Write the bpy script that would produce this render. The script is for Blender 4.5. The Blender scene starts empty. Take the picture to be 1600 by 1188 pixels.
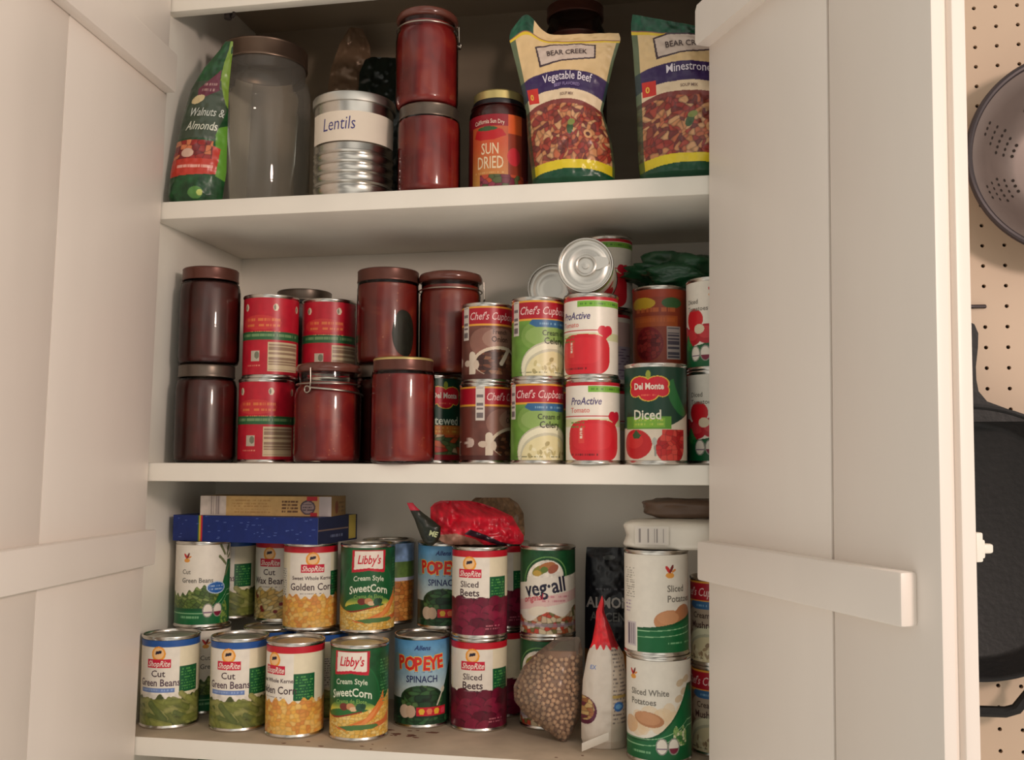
import bpy, math, random
import numpy as np
from mathutils import Vector, Matrix

# ------------------------------------------------------------------ camera, world, lights, exposure
SC = bpy.context.scene
COL = SC.collection
MM = 0.001                                     # every length below is in millimetres

cam_d = bpy.data.cameras.new('camera')
cam_d.sensor_width = 36.0
cam_d.lens = 1560.81 * 36.0 / 1600.0
cam_d.clip_start = 0.02
cam_d.clip_end = 50
cam = bpy.data.objects.new('camera', cam_d)
COL.objects.link(cam)
cr = ((0.982233, 0.187625, 0.003877), (-0.011941, 0.083106, -0.996469), (-0.187284, 0.978719, 0.083870))   # right, down, forward
cam.matrix_world = Matrix(((cr[0][0], -cr[1][0], -cr[2][0], 0.68741),
                           (cr[0][1], -cr[1][1], -cr[2][1], -1.19675),
                           (cr[0][2], -cr[1][2], -cr[2][2], 0.00008),
                           (0, 0, 0, 1)))
SC.camera = cam

world = bpy.data.worlds.new('room_light')
SC.world = world
world.use_nodes = True
wt = world.node_tree
wn = wt.nodes['Background']
wn.inputs[1].default_value = 1.0
wtc = wt.nodes.new('ShaderNodeTexCoord')               # soft light and dark patches of a lived-in room all round
wno = wt.nodes.new('ShaderNodeTexNoise')
wno.inputs['Scale'].default_value = 1.7
wno.inputs['Detail'].default_value = 1.0
wrp = wt.nodes.new('ShaderNodeValToRGB')
wrp.color_ramp.elements[0].position = 0.38
wrp.color_ramp.elements[0].color = (0.24, 0.228, 0.205, 1)
wrp.color_ramp.elements[1].position = 0.63
wrp.color_ramp.elements[1].color = (1.16, 1.10, 0.99, 1)
wt.links.new(wtc.outputs['Generated'], wno.inputs['Vector'])
wt.links.new(wno.outputs['Fac'], wrp.inputs[0])
wt.links.new(wrp.outputs[0], wn.inputs[0])
wdp = wt.nodes.new('ShaderNodeVectorMath')             # the lit floor and counter in front give a little more from below
wdp.operation = 'DOT_PRODUCT'
wdp.inputs[1].default_value = (0, -0.75, -0.66)
wma = wt.nodes.new('ShaderNodeMath')
wma.operation = 'MAXIMUM'
wma.inputs[1].default_value = 0.0
wmb = wt.nodes.new('ShaderNodeMath')
wmb.operation = 'MULTIPLY_ADD'
wmb.inputs[1].default_value = 0.45
wmb.inputs[2].default_value = 0.84
wt.links.new(wtc.outputs['Generated'], wdp.inputs[0])
wt.links.new(wdp.outputs['Value'], wma.inputs[0])
wt.links.new(wma.outputs[0], wmb.inputs[0])
wt.links.new(wmb.outputs[0], wn.inputs[1])

def area(name, loc, target, size, power, col):
    d = bpy.data.lights.new(name, 'AREA')
    d.shape = 'DISK'
    d.size = size
    d.energy = power
    d.color = col
    o = bpy.data.objects.new(name, d)
    COL.objects.link(o)
    o.location = loc
    o.rotation_euler = (Vector(target) - Vector(loc)).to_track_quat('-Z', 'Y').to_euler()
    return o
area('ceiling_lamp', (1.75, -1.42, 0.44), (0.35, 0.1, 0.0), 0.24, 13.4, (1.0, 0.79, 0.69))

SC.view_settings.view_transform = 'Standard'
SC.view_settings.look = 'None'
SC.view_settings.gamma = 1
SC.view_settings.use_curve_mapping = False
SC.view_settings.exposure = 0.0

# ------------------------------------------------------------------ materials
def lin(c):
    c = np.asarray(c, float)
    return np.where(c <= 0.04045, c / 12.92, ((c + 0.055) / 1.055) ** 2.4)
def rgb(r, g, b):
    return (r / 255.0, g / 255.0, b / 255.0)

MATS = {}
def material(name, col=None, rough=0.5, metal=0.0, spec=0.5, noise=0.0, nscale=30.0, bump=0.0, bscale=60.0, attr=False, coat=0.0, stretch=None):
    m = bpy.data.materials.new(name)
    m.use_nodes = True
    nt = m.node_tree
    N, L = nt.nodes, nt.links
    b = N['Principled BSDF']
    b.inputs['Roughness'].default_value = rough
    b.inputs['Metallic'].default_value = metal
    b.inputs['Specular IOR Level'].default_value = spec
    if coat:
        b.inputs['Coat Weight'].default_value = coat
        b.inputs['Coat Roughness'].default_value = 0.08
    tc = N.new('ShaderNodeTexCoord')
    mp = N.new('ShaderNodeMapping')
    if stretch: mp.inputs['Scale'].default_value = stretch
    L.new(tc.outputs['Object'], mp.inputs['Vector'])
    if attr:
        at = N.new('ShaderNodeAttribute')
        at.attribute_name = 'Col'
        src = at.outputs['Color']
    else:
        cn = N.new('ShaderNodeRGB')
        cn.outputs[0].default_value = (*lin(col), 1)
        src = cn.outputs[0]
    if noise:
        t = N.new('ShaderNodeTexNoise')
        t.inputs['Scale'].default_value = nscale
        t.inputs['Detail'].default_value = 5
        L.new(mp.outputs['Vector'], t.inputs['Vector'])
        r = N.new('ShaderNodeMapRange')
        r.inputs['From Min'].default_value = 0.3
        r.inputs['From Max'].default_value = 0.7
        r.inputs['To Min'].default_value = 1 - noise
        r.inputs['To Max'].default_value = 1 + noise * 0.6
        L.new(t.outputs['Fac'], r.inputs['Value'])
        v = N.new('ShaderNodeVectorMath')
        v.operation = 'SCALE'
        L.new(src, v.inputs[0])
        L.new(r.outputs[0], v.inputs['Scale'])
        src = v.outputs[0]
    L.new(src, b.inputs['Base Color'])
    if bump:
        t = N.new('ShaderNodeTexNoise')
        t.inputs['Scale'].default_value = bscale
        t.inputs['Detail'].default_value = 3
        L.new(mp.outputs['Vector'], t.inputs['Vector'])
        u = N.new('ShaderNodeBump')
        u.inputs['Strength'].default_value = bump
        u.inputs['Distance'].default_value = 0.004
        L.new(t.outputs['Fac'], u.inputs['Height'])
        L.new(u.outputs['Normal'], b.inputs['Normal'])
    MATS[name] = m
    return m

def glass_material(name, tint, edge, facing=0.55, rough=0.03):
    """thin glass or film: clear face on, tinted and reflective towards grazing angles"""
    m = bpy.data.materials.new(name)
    m.use_nodes = True
    nt = m.node_tree
    N, L = nt.nodes, nt.links
    N.remove(N['Principled BSDF'])
    out = N['Material Output']
    lw = N.new('ShaderNodeLayerWeight')
    lw.inputs['Blend'].default_value = facing
    mixc = N.new('ShaderNodeMix')
    mixc.data_type = 'RGBA'
    mixc.inputs[6].default_value = (*lin(tint), 1)
    mixc.inputs[7].default_value = (*lin(edge), 1)
    L.new(lw.outputs['Facing'], mixc.inputs[0])
    tr = N.new('ShaderNodeBsdfTransparent')
    L.new(mixc.outputs[2], tr.inputs[0])
    gl = N.new('ShaderNodeBsdfGlossy')
    gl.inputs['Roughness'].default_value = rough
    fr = N.new('ShaderNodeFresnel')
    fr.inputs['IOR'].default_value = 1.38
    mx = N.new('ShaderNodeMixShader')
    L.new(fr.outputs[0], mx.inputs[0])
    L.new(tr.outputs[0], mx.inputs[1])
    L.new(gl.outputs[0], mx.inputs[2])
    L.new(mx.outputs[0], out.inputs[0])
    MATS[name] = m
    return m

def sauce_material(name, cols, scale=28.0, rough=0.35):
    m = bpy.data.materials.new(name)
    m.use_nodes = True
    nt = m.node_tree
    N, L = nt.nodes, nt.links
    b = N['Principled BSDF']
    b.inputs['Roughness'].default_value = rough
    tc = N.new('ShaderNodeTexCoord')
    n1 = N.new('ShaderNodeTexNoise')
    n1.inputs['Scale'].default_value = scale
    n1.inputs['Detail'].default_value = 6
    n1.inputs['Distortion'].default_value = 0.7
    L.new(tc.outputs['Object'], n1.inputs['Vector'])
    cr_ = N.new('ShaderNodeValToRGB')
    els = cr_.color_ramp.elements
    els[0].position, els[0].color = 0.32, (*lin(cols[0]), 1)
    els[1].position, els[1].color = 0.52, (*lin(cols[1]), 1)
    e = els.new(0.66)
    e.color = (*lin(cols[2]), 1)
    L.new(n1.outputs['Fac'], cr_.inputs[0])
    vo = N.new('ShaderNodeTexVoronoi')
    vo.inputs['Scale'].default_value = scale * 9
    L.new(tc.outputs['Object'], vo.inputs['Vector'])
    lt = N.new('ShaderNodeMath')
    lt.operation = 'LESS_THAN'
    lt.inputs[1].default_value = 0.16
    L.new(vo.outputs['Distance'], lt.inputs[0])
    n2 = N.new('ShaderNodeTexNoise')
    n2.inputs['Scale'].default_value = scale * 2
    L.new(tc.outputs['Object'], n2.inputs['Vector'])
    gt = N.new('ShaderNodeMath')
    gt.operation = 'GREATER_THAN'
    gt.inputs[1].default_value = 0.60
    L.new(n2.outputs['Fac'], gt.inputs[0])
    mu = N.new('ShaderNodeMath')
    mu.operation = 'MULTIPLY'
    L.new(lt.outputs[0], mu.inputs[0])
    L.new(gt.outputs[0], mu.inputs[1])
    mix = N.new('ShaderNodeMix')
    mix.data_type = 'RGBA'
    L.new(mu.outputs[0], mix.inputs[0])
    L.new(cr_.outputs[0], mix.inputs[6])
    mix.inputs[7].default_value = (*lin(cols[3]), 1)
    L.new(mix.outputs[2], b.inputs['Base Color'])
    MATS[name] = m
    return m

PAINT = material('white_paint', rgb(238, 232, 220), rough=0.45, noise=0.05, nscale=9, bump=0.08, bscale=45)
DOORP = material('door_paint', rgb(238, 228, 218), rough=0.42, noise=0.04, nscale=7, bump=0.10, bscale=30, stretch=(1, 1, 0.25))
WALLP = material('wall_paint', rgb(222, 205, 184), rough=0.6, noise=0.04, nscale=5)
SHELF_TOP = material('worn_shelf_paint', rgb(190, 172, 150), rough=0.55, noise=0.22, nscale=16, bump=0.1)
PEG = material('pegboard_paint', rgb(206, 182, 158), rough=0.5, noise=0.03, nscale=8)
DARK = material('dark_gap', rgb(40, 30, 24), rough=0.9, noise=0.2)
STEEL = material('tin_steel', rgb(205, 200, 192), rough=0.24, metal=1.0, noise=0.06, nscale=20)
LIDSTEEL = material('lid_steel', rgb(214, 210, 202), rough=0.38, metal=1.0, noise=0.06, nscale=25)
WIRE = material('wire_steel', rgb(180, 172, 160), rough=0.3, metal=1.0, noise=0.08)
BRONZE = material('jar_lid_bronze', rgb(96, 56, 46), rough=0.34, metal=0.45, noise=0.15, nscale=30)
GREYLID = material('jar_lid_grey', rgb(104, 92, 82), rough=0.35, metal=0.7, noise=0.12, nscale=30)
GOLDLID = material('jar_lid_gold', rgb(205, 185, 120), rough=0.35, metal=0.6, noise=0.08)
BLACKCAP = material('black_plastic', rgb(30, 26, 30), rough=0.4, noise=0.1)
PAPER = material('printed_label', attr=True, rough=0.36, spec=0.45, noise=0.05, nscale=90)
FILM = material('printed_film', attr=True, rough=0.30, spec=0.5, noise=0.05, nscale=60, bump=0.25, bscale=45)
CARD = material('printed_card', attr=True, rough=0.5, spec=0.35, noise=0.05, nscale=50)
IRON = material('cast_iron', rgb(23, 21, 21), rough=0.5, spec=0.35, noise=0.25, nscale=40, bump=0.12, bscale=140)
ENAMEL = material('grey_aluminium', rgb(122, 108, 102), rough=0.45, metal=0.35, noise=0.08, nscale=30)
RIMDARK = material('dark_rim', rgb(70, 62, 64), rough=0.4, metal=0.4, noise=0.12)
PEA = material('dried_pea', rgb(236, 200, 164), rough=0.55, noise=0.14, nscale=120)
PLASTIC = material('white_wrap', rgb(226, 218, 204), rough=0.3, noise=0.06, nscale=25, bump=0.5, bscale=30)
BROWNWRAP = material('brown_wrap', rgb(120, 96, 80), rough=0.35, noise=0.15, nscale=25, bump=0.5, bscale=30)
GREENWRAP = material('green_wrap', rgb(26, 74, 44), rough=0.28, noise=0.35, nscale=28, bump=0.8, bscale=35)
FOILWRAP = material('tan_foil', rgb(140, 112, 88), rough=0.3, metal=0.25, noise=0.2, nscale=20, bump=0.6, bscale=22)
BLACKWRAP = material('black_wrap', rgb(22, 32, 26), rough=0.3, noise=0.3, nscale=20, bump=0.6, bscale=25)
TAPE = material('masking_tape', attr=True, rough=0.6, spec=0.3, noise=0.04)
GLASS = glass_material('clear_glass', rgb(250, 250, 246), rgb(214, 212, 198), facing=0.35)
def haze(m, amount, c):
    nt = m.node_tree
    d = nt.nodes.new('ShaderNodeBsdfDiffuse')
    d.inputs[0].default_value = (*c, 1)
    x = nt.nodes.new('ShaderNodeMixShader')
    x.inputs[0].default_value = amount
    o = nt.nodes['Material Output'].inputs[0]
    nt.links.new(o.links[0].from_socket, x.inputs[1])
    nt.links.new(d.outputs[0], x.inputs[2])
    nt.links.new(x.outputs[0], o)
haze(GLASS, 0.11, (0.66, 0.60, 0.52))  # pale diffuse mix imitates room light refracted by the thick jar
JARGLASS = glass_material('jar_glass', rgb(252, 250, 246), rgb(226, 214, 200), facing=0.35, rough=0.06)
AMBER = material('amber_glass_lid', rgb(104, 58, 48), rough=0.16, spec=0.6, noise=0.25, nscale=40)
CLEARFILM = glass_material('clear_film', rgb(250, 246, 240), rgb(235, 228, 218), facing=0.3, rough=0.2)
haze(CLEARFILM, 0.16, (0.62, 0.50, 0.42))
SAUCE = sauce_material('tomato_sauce', (rgb(116, 24, 28), rgb(138, 32, 34), rgb(156, 52, 40), rgb(206, 124, 80)))
SAUCE2 = sauce_material('tomato_chunks', (rgb(104, 26, 26), rgb(130, 38, 32), rgb(156, 72, 44), rgb(196, 120, 76)), scale=20)
DARKSAUCE = sauce_material('dark_relish', (rgb(62, 18, 18), rgb(76, 24, 22), rgb(90, 30, 26), rgb(100, 38, 30)))
BROWNSAUCE = sauce_material('brown_sauce', (rgb(58, 22, 16), rgb(84, 32, 22), rgb(106, 44, 28), rgb(120, 64, 40)))

# ------------------------------------------------------------------ mesh helpers
def mesh_np(name, V, F, mats, midx=None, cols=None, smooth=True, sharp=35):
    me = bpy.data.meshes.new(name)
    V = np.asarray(V, float) * MM
    if isinstance(F, np.ndarray):
        nf, k = F.shape
        me.vertices.add(len(V))
        me.vertices.foreach_set('co', V.astype(np.float32).ravel())
        me.loops.add(nf * k)
        me.loops.foreach_set('vertex_index', F.astype(np.int32).ravel())
        me.polygons.add(nf)
        me.polygons.foreach_set('loop_start', np.arange(0, nf * k, k, dtype=np.int32))
        me.update(calc_edges=True)
    else:
        me.from_pydata([tuple(v) for v in V], [], F)
    for m in mats: me.materials.append(m)
    if midx is not None: me.polygons.foreach_set('material_index', np.asarray(midx, np.int32))
    if cols is not None:
        a = me.color_attributes.new('Col', 'FLOAT_COLOR', 'POINT')
        c = np.ones((len(V), 4), np.float32)
        c[:, :3] = lin(np.clip(cols, 0, 1))
        a.data.foreach_set('color', c.ravel())
    me.polygons.foreach_set('use_smooth', np.full(len(me.polygons), smooth, bool))
    me.validate()
    me.update()
    if smooth and sharp: me.set_sharp_from_angle(angle=math.radians(sharp))
    return me

class MB:
    """collects shapes of one part"""
    def __init__(s): s.V, s.F, s.M, s.n = [], [], [], 0
    def add(s, V, F, m=0):
        s.V += [tuple(v) for v in V]
        s.F += [tuple(i + s.n for i in f) for f in F]
        s.M += [m] * len(F)
        s.n = len(s.V)
    def box(s, x0, y0, z0, x1, y1, z1, m=0, b=0.0, xf=None):
        V = [(x, y, z) for z in (z0, z1) for y in (y0, y1) for x in (x0, x1)]
        F = [(0, 2, 3, 1), (4, 5, 7, 6), (0, 1, 5, 4), (1, 3, 7, 5), (3, 2, 6, 7), (2, 0, 4, 6)]
        if b:
            import bmesh
            bm = bmesh.new()
            vs = [bm.verts.new(v) for v in V]
            for f in F: bm.faces.new([vs[i] for i in f])
            bmesh.ops.bevel(bm, geom=list(bm.edges), offset=b, segments=2, affect='EDGES', profile=0.5)
            bm.verts.index_update()
            V = [tuple(v.co) for v in bm.verts]
            F = [tuple(v.index for v in f.verts) for f in bm.faces]
            bm.free()
        if xf: V = [xf(*v) for v in V]
        s.add(V, F, m)
    def prism(s, pts, z0, z1, m=0, xf=None):
        n = len(pts)
        V = [(x, y, z0) for x, y in pts] + [(x, y, z1) for x, y in pts]
        F = [tuple(range(n))[::-1], tuple(range(n, 2 * n))] + [(i, (i + 1) % n, n + (i + 1) % n, n + i) for i in range(n)]
        if xf: V = [xf(*v) for v in V]
        s.add(V, F, m)
    def lathe(s, prof, n=64, m=0, close=False, cx=0, cy=0):
        V, F = [], []
        for r, z in prof:
            for i in range(n):
                a = 2 * math.pi * i / n
                V.append((cx + r * math.cos(a), cy + r * math.sin(a), z))
        for j in range(len(prof) - 1):
            for i in range(n):
                k = (i + 1) % n
                F.append((j * n + i, j * n + k, (j + 1) * n + k, (j + 1) * n + i))
        if prof[0][0] < 1e-6 or close: F.append(tuple(range(n))[::-1])
        if prof[-1][0] < 1e-6 or close: F.append(tuple((len(prof) - 1) * n + i for i in range(n)))
        s.add(V, F, m)
    def tube(s, pts, r, n=8, m=0, closed=False):
        P = [Vector(p) for p in pts]
        V, F = [], []
        up = Vector((0.13, 0.27, 0.95))
        for i, p in enumerate(P):
            a = P[(i - 1) % len(P)] if (closed or i > 0) else p
            b = P[(i + 1) % len(P)] if (closed or i < len(P) - 1) else p
            t = (b - a).normalized()
            if abs(t.dot(up)) > 0.95: up = Vector((0.9, 0.3, 0.1))
            x = t.cross(up).normalized()
            y = t.cross(x)
            rr = r[i] if isinstance(r, (list, tuple)) else r
            for k in range(n):
                q = 2 * math.pi * k / n
                V.append(p + x * rr * math.cos(q) + y * rr * math.sin(q))
        N = len(P)
        for i in range(N if closed else N - 1):
            j = (i + 1) % N
            for k in range(n):
                l = (k + 1) % n
                F.append((i * n + k, i * n + l, j * n + l, j * n + k))
        if not closed: F += [tuple(range(n))[::-1], tuple((N - 1) * n + k for k in range(n))]
        s.add(V, F, m)
    def mesh(s, name, mats, smooth=True, sharp=35):
        return mesh_np(name, s.V, s.F, mats if isinstance(mats, list) else [mats], s.M, None, smooth, sharp)

def obj(name, me, parent=None, label=None, kind=None):
    o = bpy.data.objects.new(name, me)
    COL.objects.link(o)
    if parent is not None: o.parent = parent
    if label: o['label'] = label
    if kind: o['kind'] = kind
    return o
def thing(name, label, cat, loc=(0, 0, 0), rot=(0, 0, 0), group=None):
    o = bpy.data.objects.new(name, None)
    o.empty_display_size = 0.02
    COL.objects.link(o)
    o.location = Vector(loc) * MM
    o.rotation_euler = [math.radians(a) for a in rot]
    o['label'] = label
    o['category'] = cat
    if group: o['group'] = group
    return o

# ------------------------------------------------------------------ printed artwork, painted on a fine grid of vertices
def vnoise(x, y, seed=0):
    xi, yi = np.floor(x).astype(np.int64), np.floor(y).astype(np.int64)
    fx, fy = x - xi, y - yi
    fx, fy = fx * fx * (3 - 2 * fx), fy * fy * (3 - 2 * fy)
    h = lambda a, b: hash2(a, b, seed)
    return (h(xi, yi) * (1 - fx) + h(xi + 1, yi) * fx) * (1 - fy) + (h(xi, yi + 1) * (1 - fx) + h(xi + 1, yi + 1) * fx) * fy
def hash2(a, b, seed=0):
    n = (a * 374761393 + b * 668265263 + seed * 974634721) & 0xffffffff
    n = ((n ^ (n >> 13)) * 1274126177) & 0xffffffff
    return ((n ^ (n >> 16)) & 0xffff) / 65535.0

_glyph = {}
def glyphs(s, size, bold, shear, align, space):
    key = (s, round(size, 3), bold, shear, align, space)
    if key not in _glyph:
        cu = bpy.data.curves.new('lettering', 'FONT')
        cu.fill_mode = 'FRONT'
        cu.body, cu.size, cu.offset, cu.shear, cu.align_x = s, size, bold, shear, align
        cu.space_character = space
        cu.resolution_u = 2
        ob = bpy.data.objects.new('lettering', cu)
        me = ob.to_mesh()
        V = np.array([v.co[:2] for v in me.vertices]).reshape(-1, 2)
        F = [tuple(p.vertices) for p in me.polygons]
        ob.to_mesh_clear()
        bpy.data.objects.remove(ob)
        bpy.data.curves.remove(cu)
        _glyph[key] = (V, F)
    return _glyph[key]

class Art:
    def __init__(s, u0, u1, h, base, step=0.6, fine=None, v0=0.0):
        if fine:
            us = np.unique(np.concatenate([np.arange(u0, -fine, 5.0), np.arange(-fine, fine, step), np.arange(fine, u1, 5.0), [u0, u1]]).round(4))
        else:
            us = np.linspace(u0, u1, max(2, int((u1 - u0) / step) + 1))
        vs = np.linspace(v0, v0 + h, max(2, int(h / step) + 1))
        s.us, s.vs, s.h = us, vs, h
        s.U, s.W = np.meshgrid(us, vs)                      # rows = v
        s.C = np.zeros(s.U.shape + (3,))
        s.C[:] = base
        s.texts = []
    def put(s, mask, c, a=1.0):
        c = np.asarray(c, float)
        if c.ndim == 1: s.C[mask] = s.C[mask] * (1 - a) + c * a
        else: s.C[mask] = s.C[mask] * (1 - a) + c[mask] * a
    def rect(s, x0, y0, x1, y1, c, a=1.0): s.put((s.U >= x0) & (s.U <= x1) & (s.W >= y0) & (s.W <= y1), c, a)
    def ell(s, cx, cy, rx, ry, c, rot=0.0, a=1.0):
        q = math.radians(rot)
        x, y = s.U - cx, s.W - cy
        x, y = x * math.cos(q) + y * math.sin(q), -x * math.sin(q) + y * math.cos(q)
        s.put((x / rx) ** 2 + (y / ry) ** 2 <= 1, c, a)
    def poly(s, pts, c, a=1.0):
        s.put(s.inpoly(pts), c, a)
    def inpoly(s, pts):
        ins = np.zeros(s.U.shape, bool)
        n = len(pts)
        for i in range(n):
            (x0, y0), (x1, y1) = pts[i], pts[(i + 1) % n]
            if y0 == y1: continue
            cond = ((s.W < y0) != (s.W < y1)) & (s.U < (x1 - x0) * (s.W - y0) / (y1 - y0) + x0)
            ins ^= cond
        return ins
    def below(s, f): return s.W <= f(s.U)
    def capsule(s, x0, y0, x1, y1, r, c, c2=None):
        dx, dy = x1 - x0, y1 - y0
        t = np.clip(((s.U - x0) * dx + (s.W - y0) * dy) / (dx * dx + dy * dy + 1e-9), 0, 1)
        d = np.hypot(s.U - x0 - t * dx, s.W - y0 - t * dy)
        s.put(d <= r, c)
        if c2 is not None: s.put(d <= r * 0.5, c2, 0.6)
    def grad(s, mask, ya, ca, yb, cb):
        t = np.clip((s.W - ya) / (yb - ya), 0, 1)[..., None]
        s.put(mask, np.asarray(ca) * (1 - t) + np.asarray(cb) * t)
    def cells(s, mask, sx, sy, cols, seed=1, ang=0.0, line=0.16, dark=0.6, warp=0.25):
        q = math.radians(ang)
        x = (s.U * math.cos(q) + s.W * math.sin(q)) / sx
        y = (-s.U * math.sin(q) + s.W * math.cos(q)) / sy
        x = x + warp * (vnoise(x * 0.7, y * 0.7, seed + 5) - 0.5) * 2
        y = y + warp * (vnoise(x * 0.7, y * 0.7, seed + 6) - 0.5) * 2
        xi, yi = np.floor(x).astype(np.int64), np.floor(y).astype(np.int64)
        f1 = np.full(x.shape, 9.0)
        f2 = np.full(x.shape, 9.0)
        idv = np.zeros(x.shape)
        for a in (-1, 0, 1):
            for b in (-1, 0, 1):
                px, py = xi + a + 0.15 + 0.7 * hash2(xi + a, yi + b, seed), yi + b + 0.15 + 0.7 * hash2(xi + a, yi + b, seed + 9)
                d = np.hypot(x - px, y - py)
                nid = hash2(xi + a, yi + b, seed + 17)
                f2 = np.where(d < f1, f1, np.minimum(f2, d))
                idv = np.where(d < f1, nid, idv)
                f1 = np.minimum(f1, d)
        k = len(cols)
        C = np.asarray(cols, float)[np.clip((idv * k).astype(int), 0, k - 1)]
        e = np.clip((f2 - f1) / line, 0, 1)[..., None]
        s.put(mask, C * (dark + (1 - dark) * e))
    def mottle(s, mask, amt, scale, seed=3):
        n = vnoise(s.U / scale, s.W / scale, seed) * 0.6 + vnoise(s.U / scale * 2.3, s.W / scale * 2.3, seed + 1) * 0.4
        s.C[mask] = s.C[mask] * (1 + amt * (n - 0.5) * 2)[mask][:, None]
    def scribble(s, x0, y0, x1, y1, rows, c, seed=1, fill=0.55, a=0.8):
        """rows of print too small to read"""
        rh = (y1 - y0) / rows
        r = np.floor((s.W - y0) / rh).astype(np.int64)
        fr = (s.W - y0) / rh - r
        w = vnoise(s.U / 1.1, r * 7.0, seed)
        s.put((s.U > x0) & (s.U < x1) & (s.W > y0) & (s.W < y1) & (fr > 0.28) & (fr < 0.72) & (w < fill), c, a)
    def barcode(s, x0, y0, x1, y1, horizontal=True, bg=(0.86, 0.82, 0.74), fg=(0.2, 0.16, 0.16), seed=4):
        s.rect(x0, y0, x1, y1, bg)
        t = (s.W if horizontal else s.U)
        m = hash2(np.floor(t / 1.3).astype(np.int64), np.zeros(t.shape, np.int64), seed) < 0.5
        p = 1.6
        s.put((s.U > x0 + p) & (s.U < x1 - p) & (s.W > y0 + p) & (s.W < y1 - p) & m, fg)
    def text(s, body, u, v, size, col, bold=0.0, shear=0.0, align='CENTER', sx=1.0, rot=0.0, arc=0.0, lift=0.3, outline=None, space=1.0):
        if outline: s.texts.append((body, u, v, size, outline[0], outline[1], shear, align, sx, rot, arc, lift * 0.6, space))
        s.texts.append((body, u, v, size, col, bold, shear, align, sx, rot, arc, lift, space))
    def build(s, surf):
        """surf(u, v, lift) -> xyz; returns V, F, colours"""
        nv, nu = s.U.shape
        V = [surf(s.U.ravel(), s.W.ravel(), 0.0)]
        C = [s.C.reshape(-1, 3)]
        i = np.arange(nu * nv).reshape(nv, nu)
        F = np.stack([i[:-1, :-1], i[:-1, 1:], i[1:, 1:], i[1:, :-1]], -1).reshape(-1, 4).tolist()
        n = nu * nv
        for body, u, v, size, col, bold, shear, align, sx, rot, arc, lift, space in s.texts:
            G, GF = glyphs(body, size, bold, shear, align, space)
            if not len(G): continue
            x, y = G[:, 0] * sx, G[:, 1]
            y = y - arc * x * x
            q = math.radians(rot)
            x, y = x * math.cos(q) - y * math.sin(q), x * math.sin(q) + y * math.cos(q)
            V.append(surf(u + x, v + y, lift))
            C.append(np.tile(np.asarray(col, float), (len(G), 1)))
            F += [tuple(a + n for a in f) for f in GF]
            n += len(G)
        return np.concatenate(V), F, np.concatenate(C)
# ------------------------------------------------------------------ the setting
def structure(name, me):
    o = obj(name, me)
    o['kind'] = 'structure'
    return o
b = MB()
b.box(-1500, 126, -1300, -80, 146, 1500)
b.box(-80, 126, 740, 790, 146, 1500)
b.box(790, 126, -1300, 2200, 146, 1500)
structure('wall_back', b.mesh('wall_back', WALLP))

# ------------------------------------------------------------------ the pantry cabinet: panels, shelves, two plank doors
Z_SHELF = (694.0, 347.0, 0.0, -348.5, -700.0)          # undersides / tops of the levels
DEPTH = 264.0
def wallx(z): return -30 + (z - 322) * 0.034 if z > -12.5 else -65.0     # the lower part of the old cabinet is a little wider
cab = thing('pantry_cabinet', 'built-in white painted pantry cabinet with both plank doors open', 'cabinet', (0, 0, -1300))
def cpart(name, me, parent=cab, label=None):
    o = obj(name, me, parent, label)
    if parent is cab: o.location = (0, 0, 1.3)
    return o
b = MB()
for z0, z1 in ((-1300, -13), (-12, 760)):
    V = []
    for z in (z0, z1):
        w = wallx(z)
        V += [(-84, -0.5, z), (w, -0.5, z), (w, DEPTH, z), (-84, DEPTH, z)]
    b.add(V, [(3, 2, 1, 0), (4, 5, 6, 7), (0, 1, 5, 4), (1, 2, 6, 5), (2, 3, 7, 6), (3, 0, 4, 7)])
cpart('side_panel', b.mesh('side_panel', PAINT))
b = MB(); b.box(750, 0, -1300, 768, DEPTH, 760)
cpart('side_panel', b.mesh('side_panel', PAINT))
b = MB(); b.box(-84, DEPTH, -1300, 768, DEPTH + 12, 335)
cpart('back_panel', b.mesh('back_panel', PAINT))
TOPBROWN = material('top_bay_brown', rgb(150, 134, 114), rough=0.6, noise=0.08, nscale=7, stretch=(.5, 1, 6))  # darker, browner colour for the top compartment's back and ceiling
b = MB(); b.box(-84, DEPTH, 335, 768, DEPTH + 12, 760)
cpart('back_panel', b.mesh('back_panel', TOPBROWN), label='darker brown panel at the back of the top compartment')
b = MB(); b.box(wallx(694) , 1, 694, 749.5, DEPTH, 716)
cpart('top_panel', b.mesh('top_panel', TOPBROWN))
b = MB(); b.box(-24, 0, 609, 749.5, 18, 693.5, b=1.5)
cpart('top_rail', b.mesh('top_rail', PAINT))
b = MB(); b.box(730, -6, -1300, 768, 10, 760, b=1)
cpart('front_stile', b.mesh('front_stile', PAINT))
RUST = material('rust_stain', rgb(112, 72, 58), rough=.8, noise=.3, nscale=80)
for zt in Z_SHELF[1:]:
    b = MB()
    b.box(wallx(zt - 12) - 1, 0, zt - 24, 749.5, DEPTH - 0.5, zt, b=2.2)
    if zt == -348.5:                                  # rusty stains left by old cans
        rnd = random.Random(31)
        for k in range(26):
            if k < 16: cx, cy, r = rnd.uniform(268, 345), rnd.uniform(62, 104), rnd.uniform(1.5, 6)
            else: cx, cy, r = rnd.uniform(60, 640), rnd.uniform(4, 30), rnd.uniform(.8, 2.6)
            q = [(cx + r * rnd.uniform(.6, 1.8) * math.cos(a * .7), cy + r * rnd.uniform(.4, .9) * math.sin(a * .7)) for a in range(9)]
            b.prism(q, zt - .5, zt + .25, m=2)
    me = b.mesh('shelf', [PAINT, SHELF_TOP, RUST])
    if zt < -100:
        for p in me.polygons:
            if p.normal.z > 0.9 and p.material_index == 0: p.material_index = 1
    cpart('shelf', me)
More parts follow.
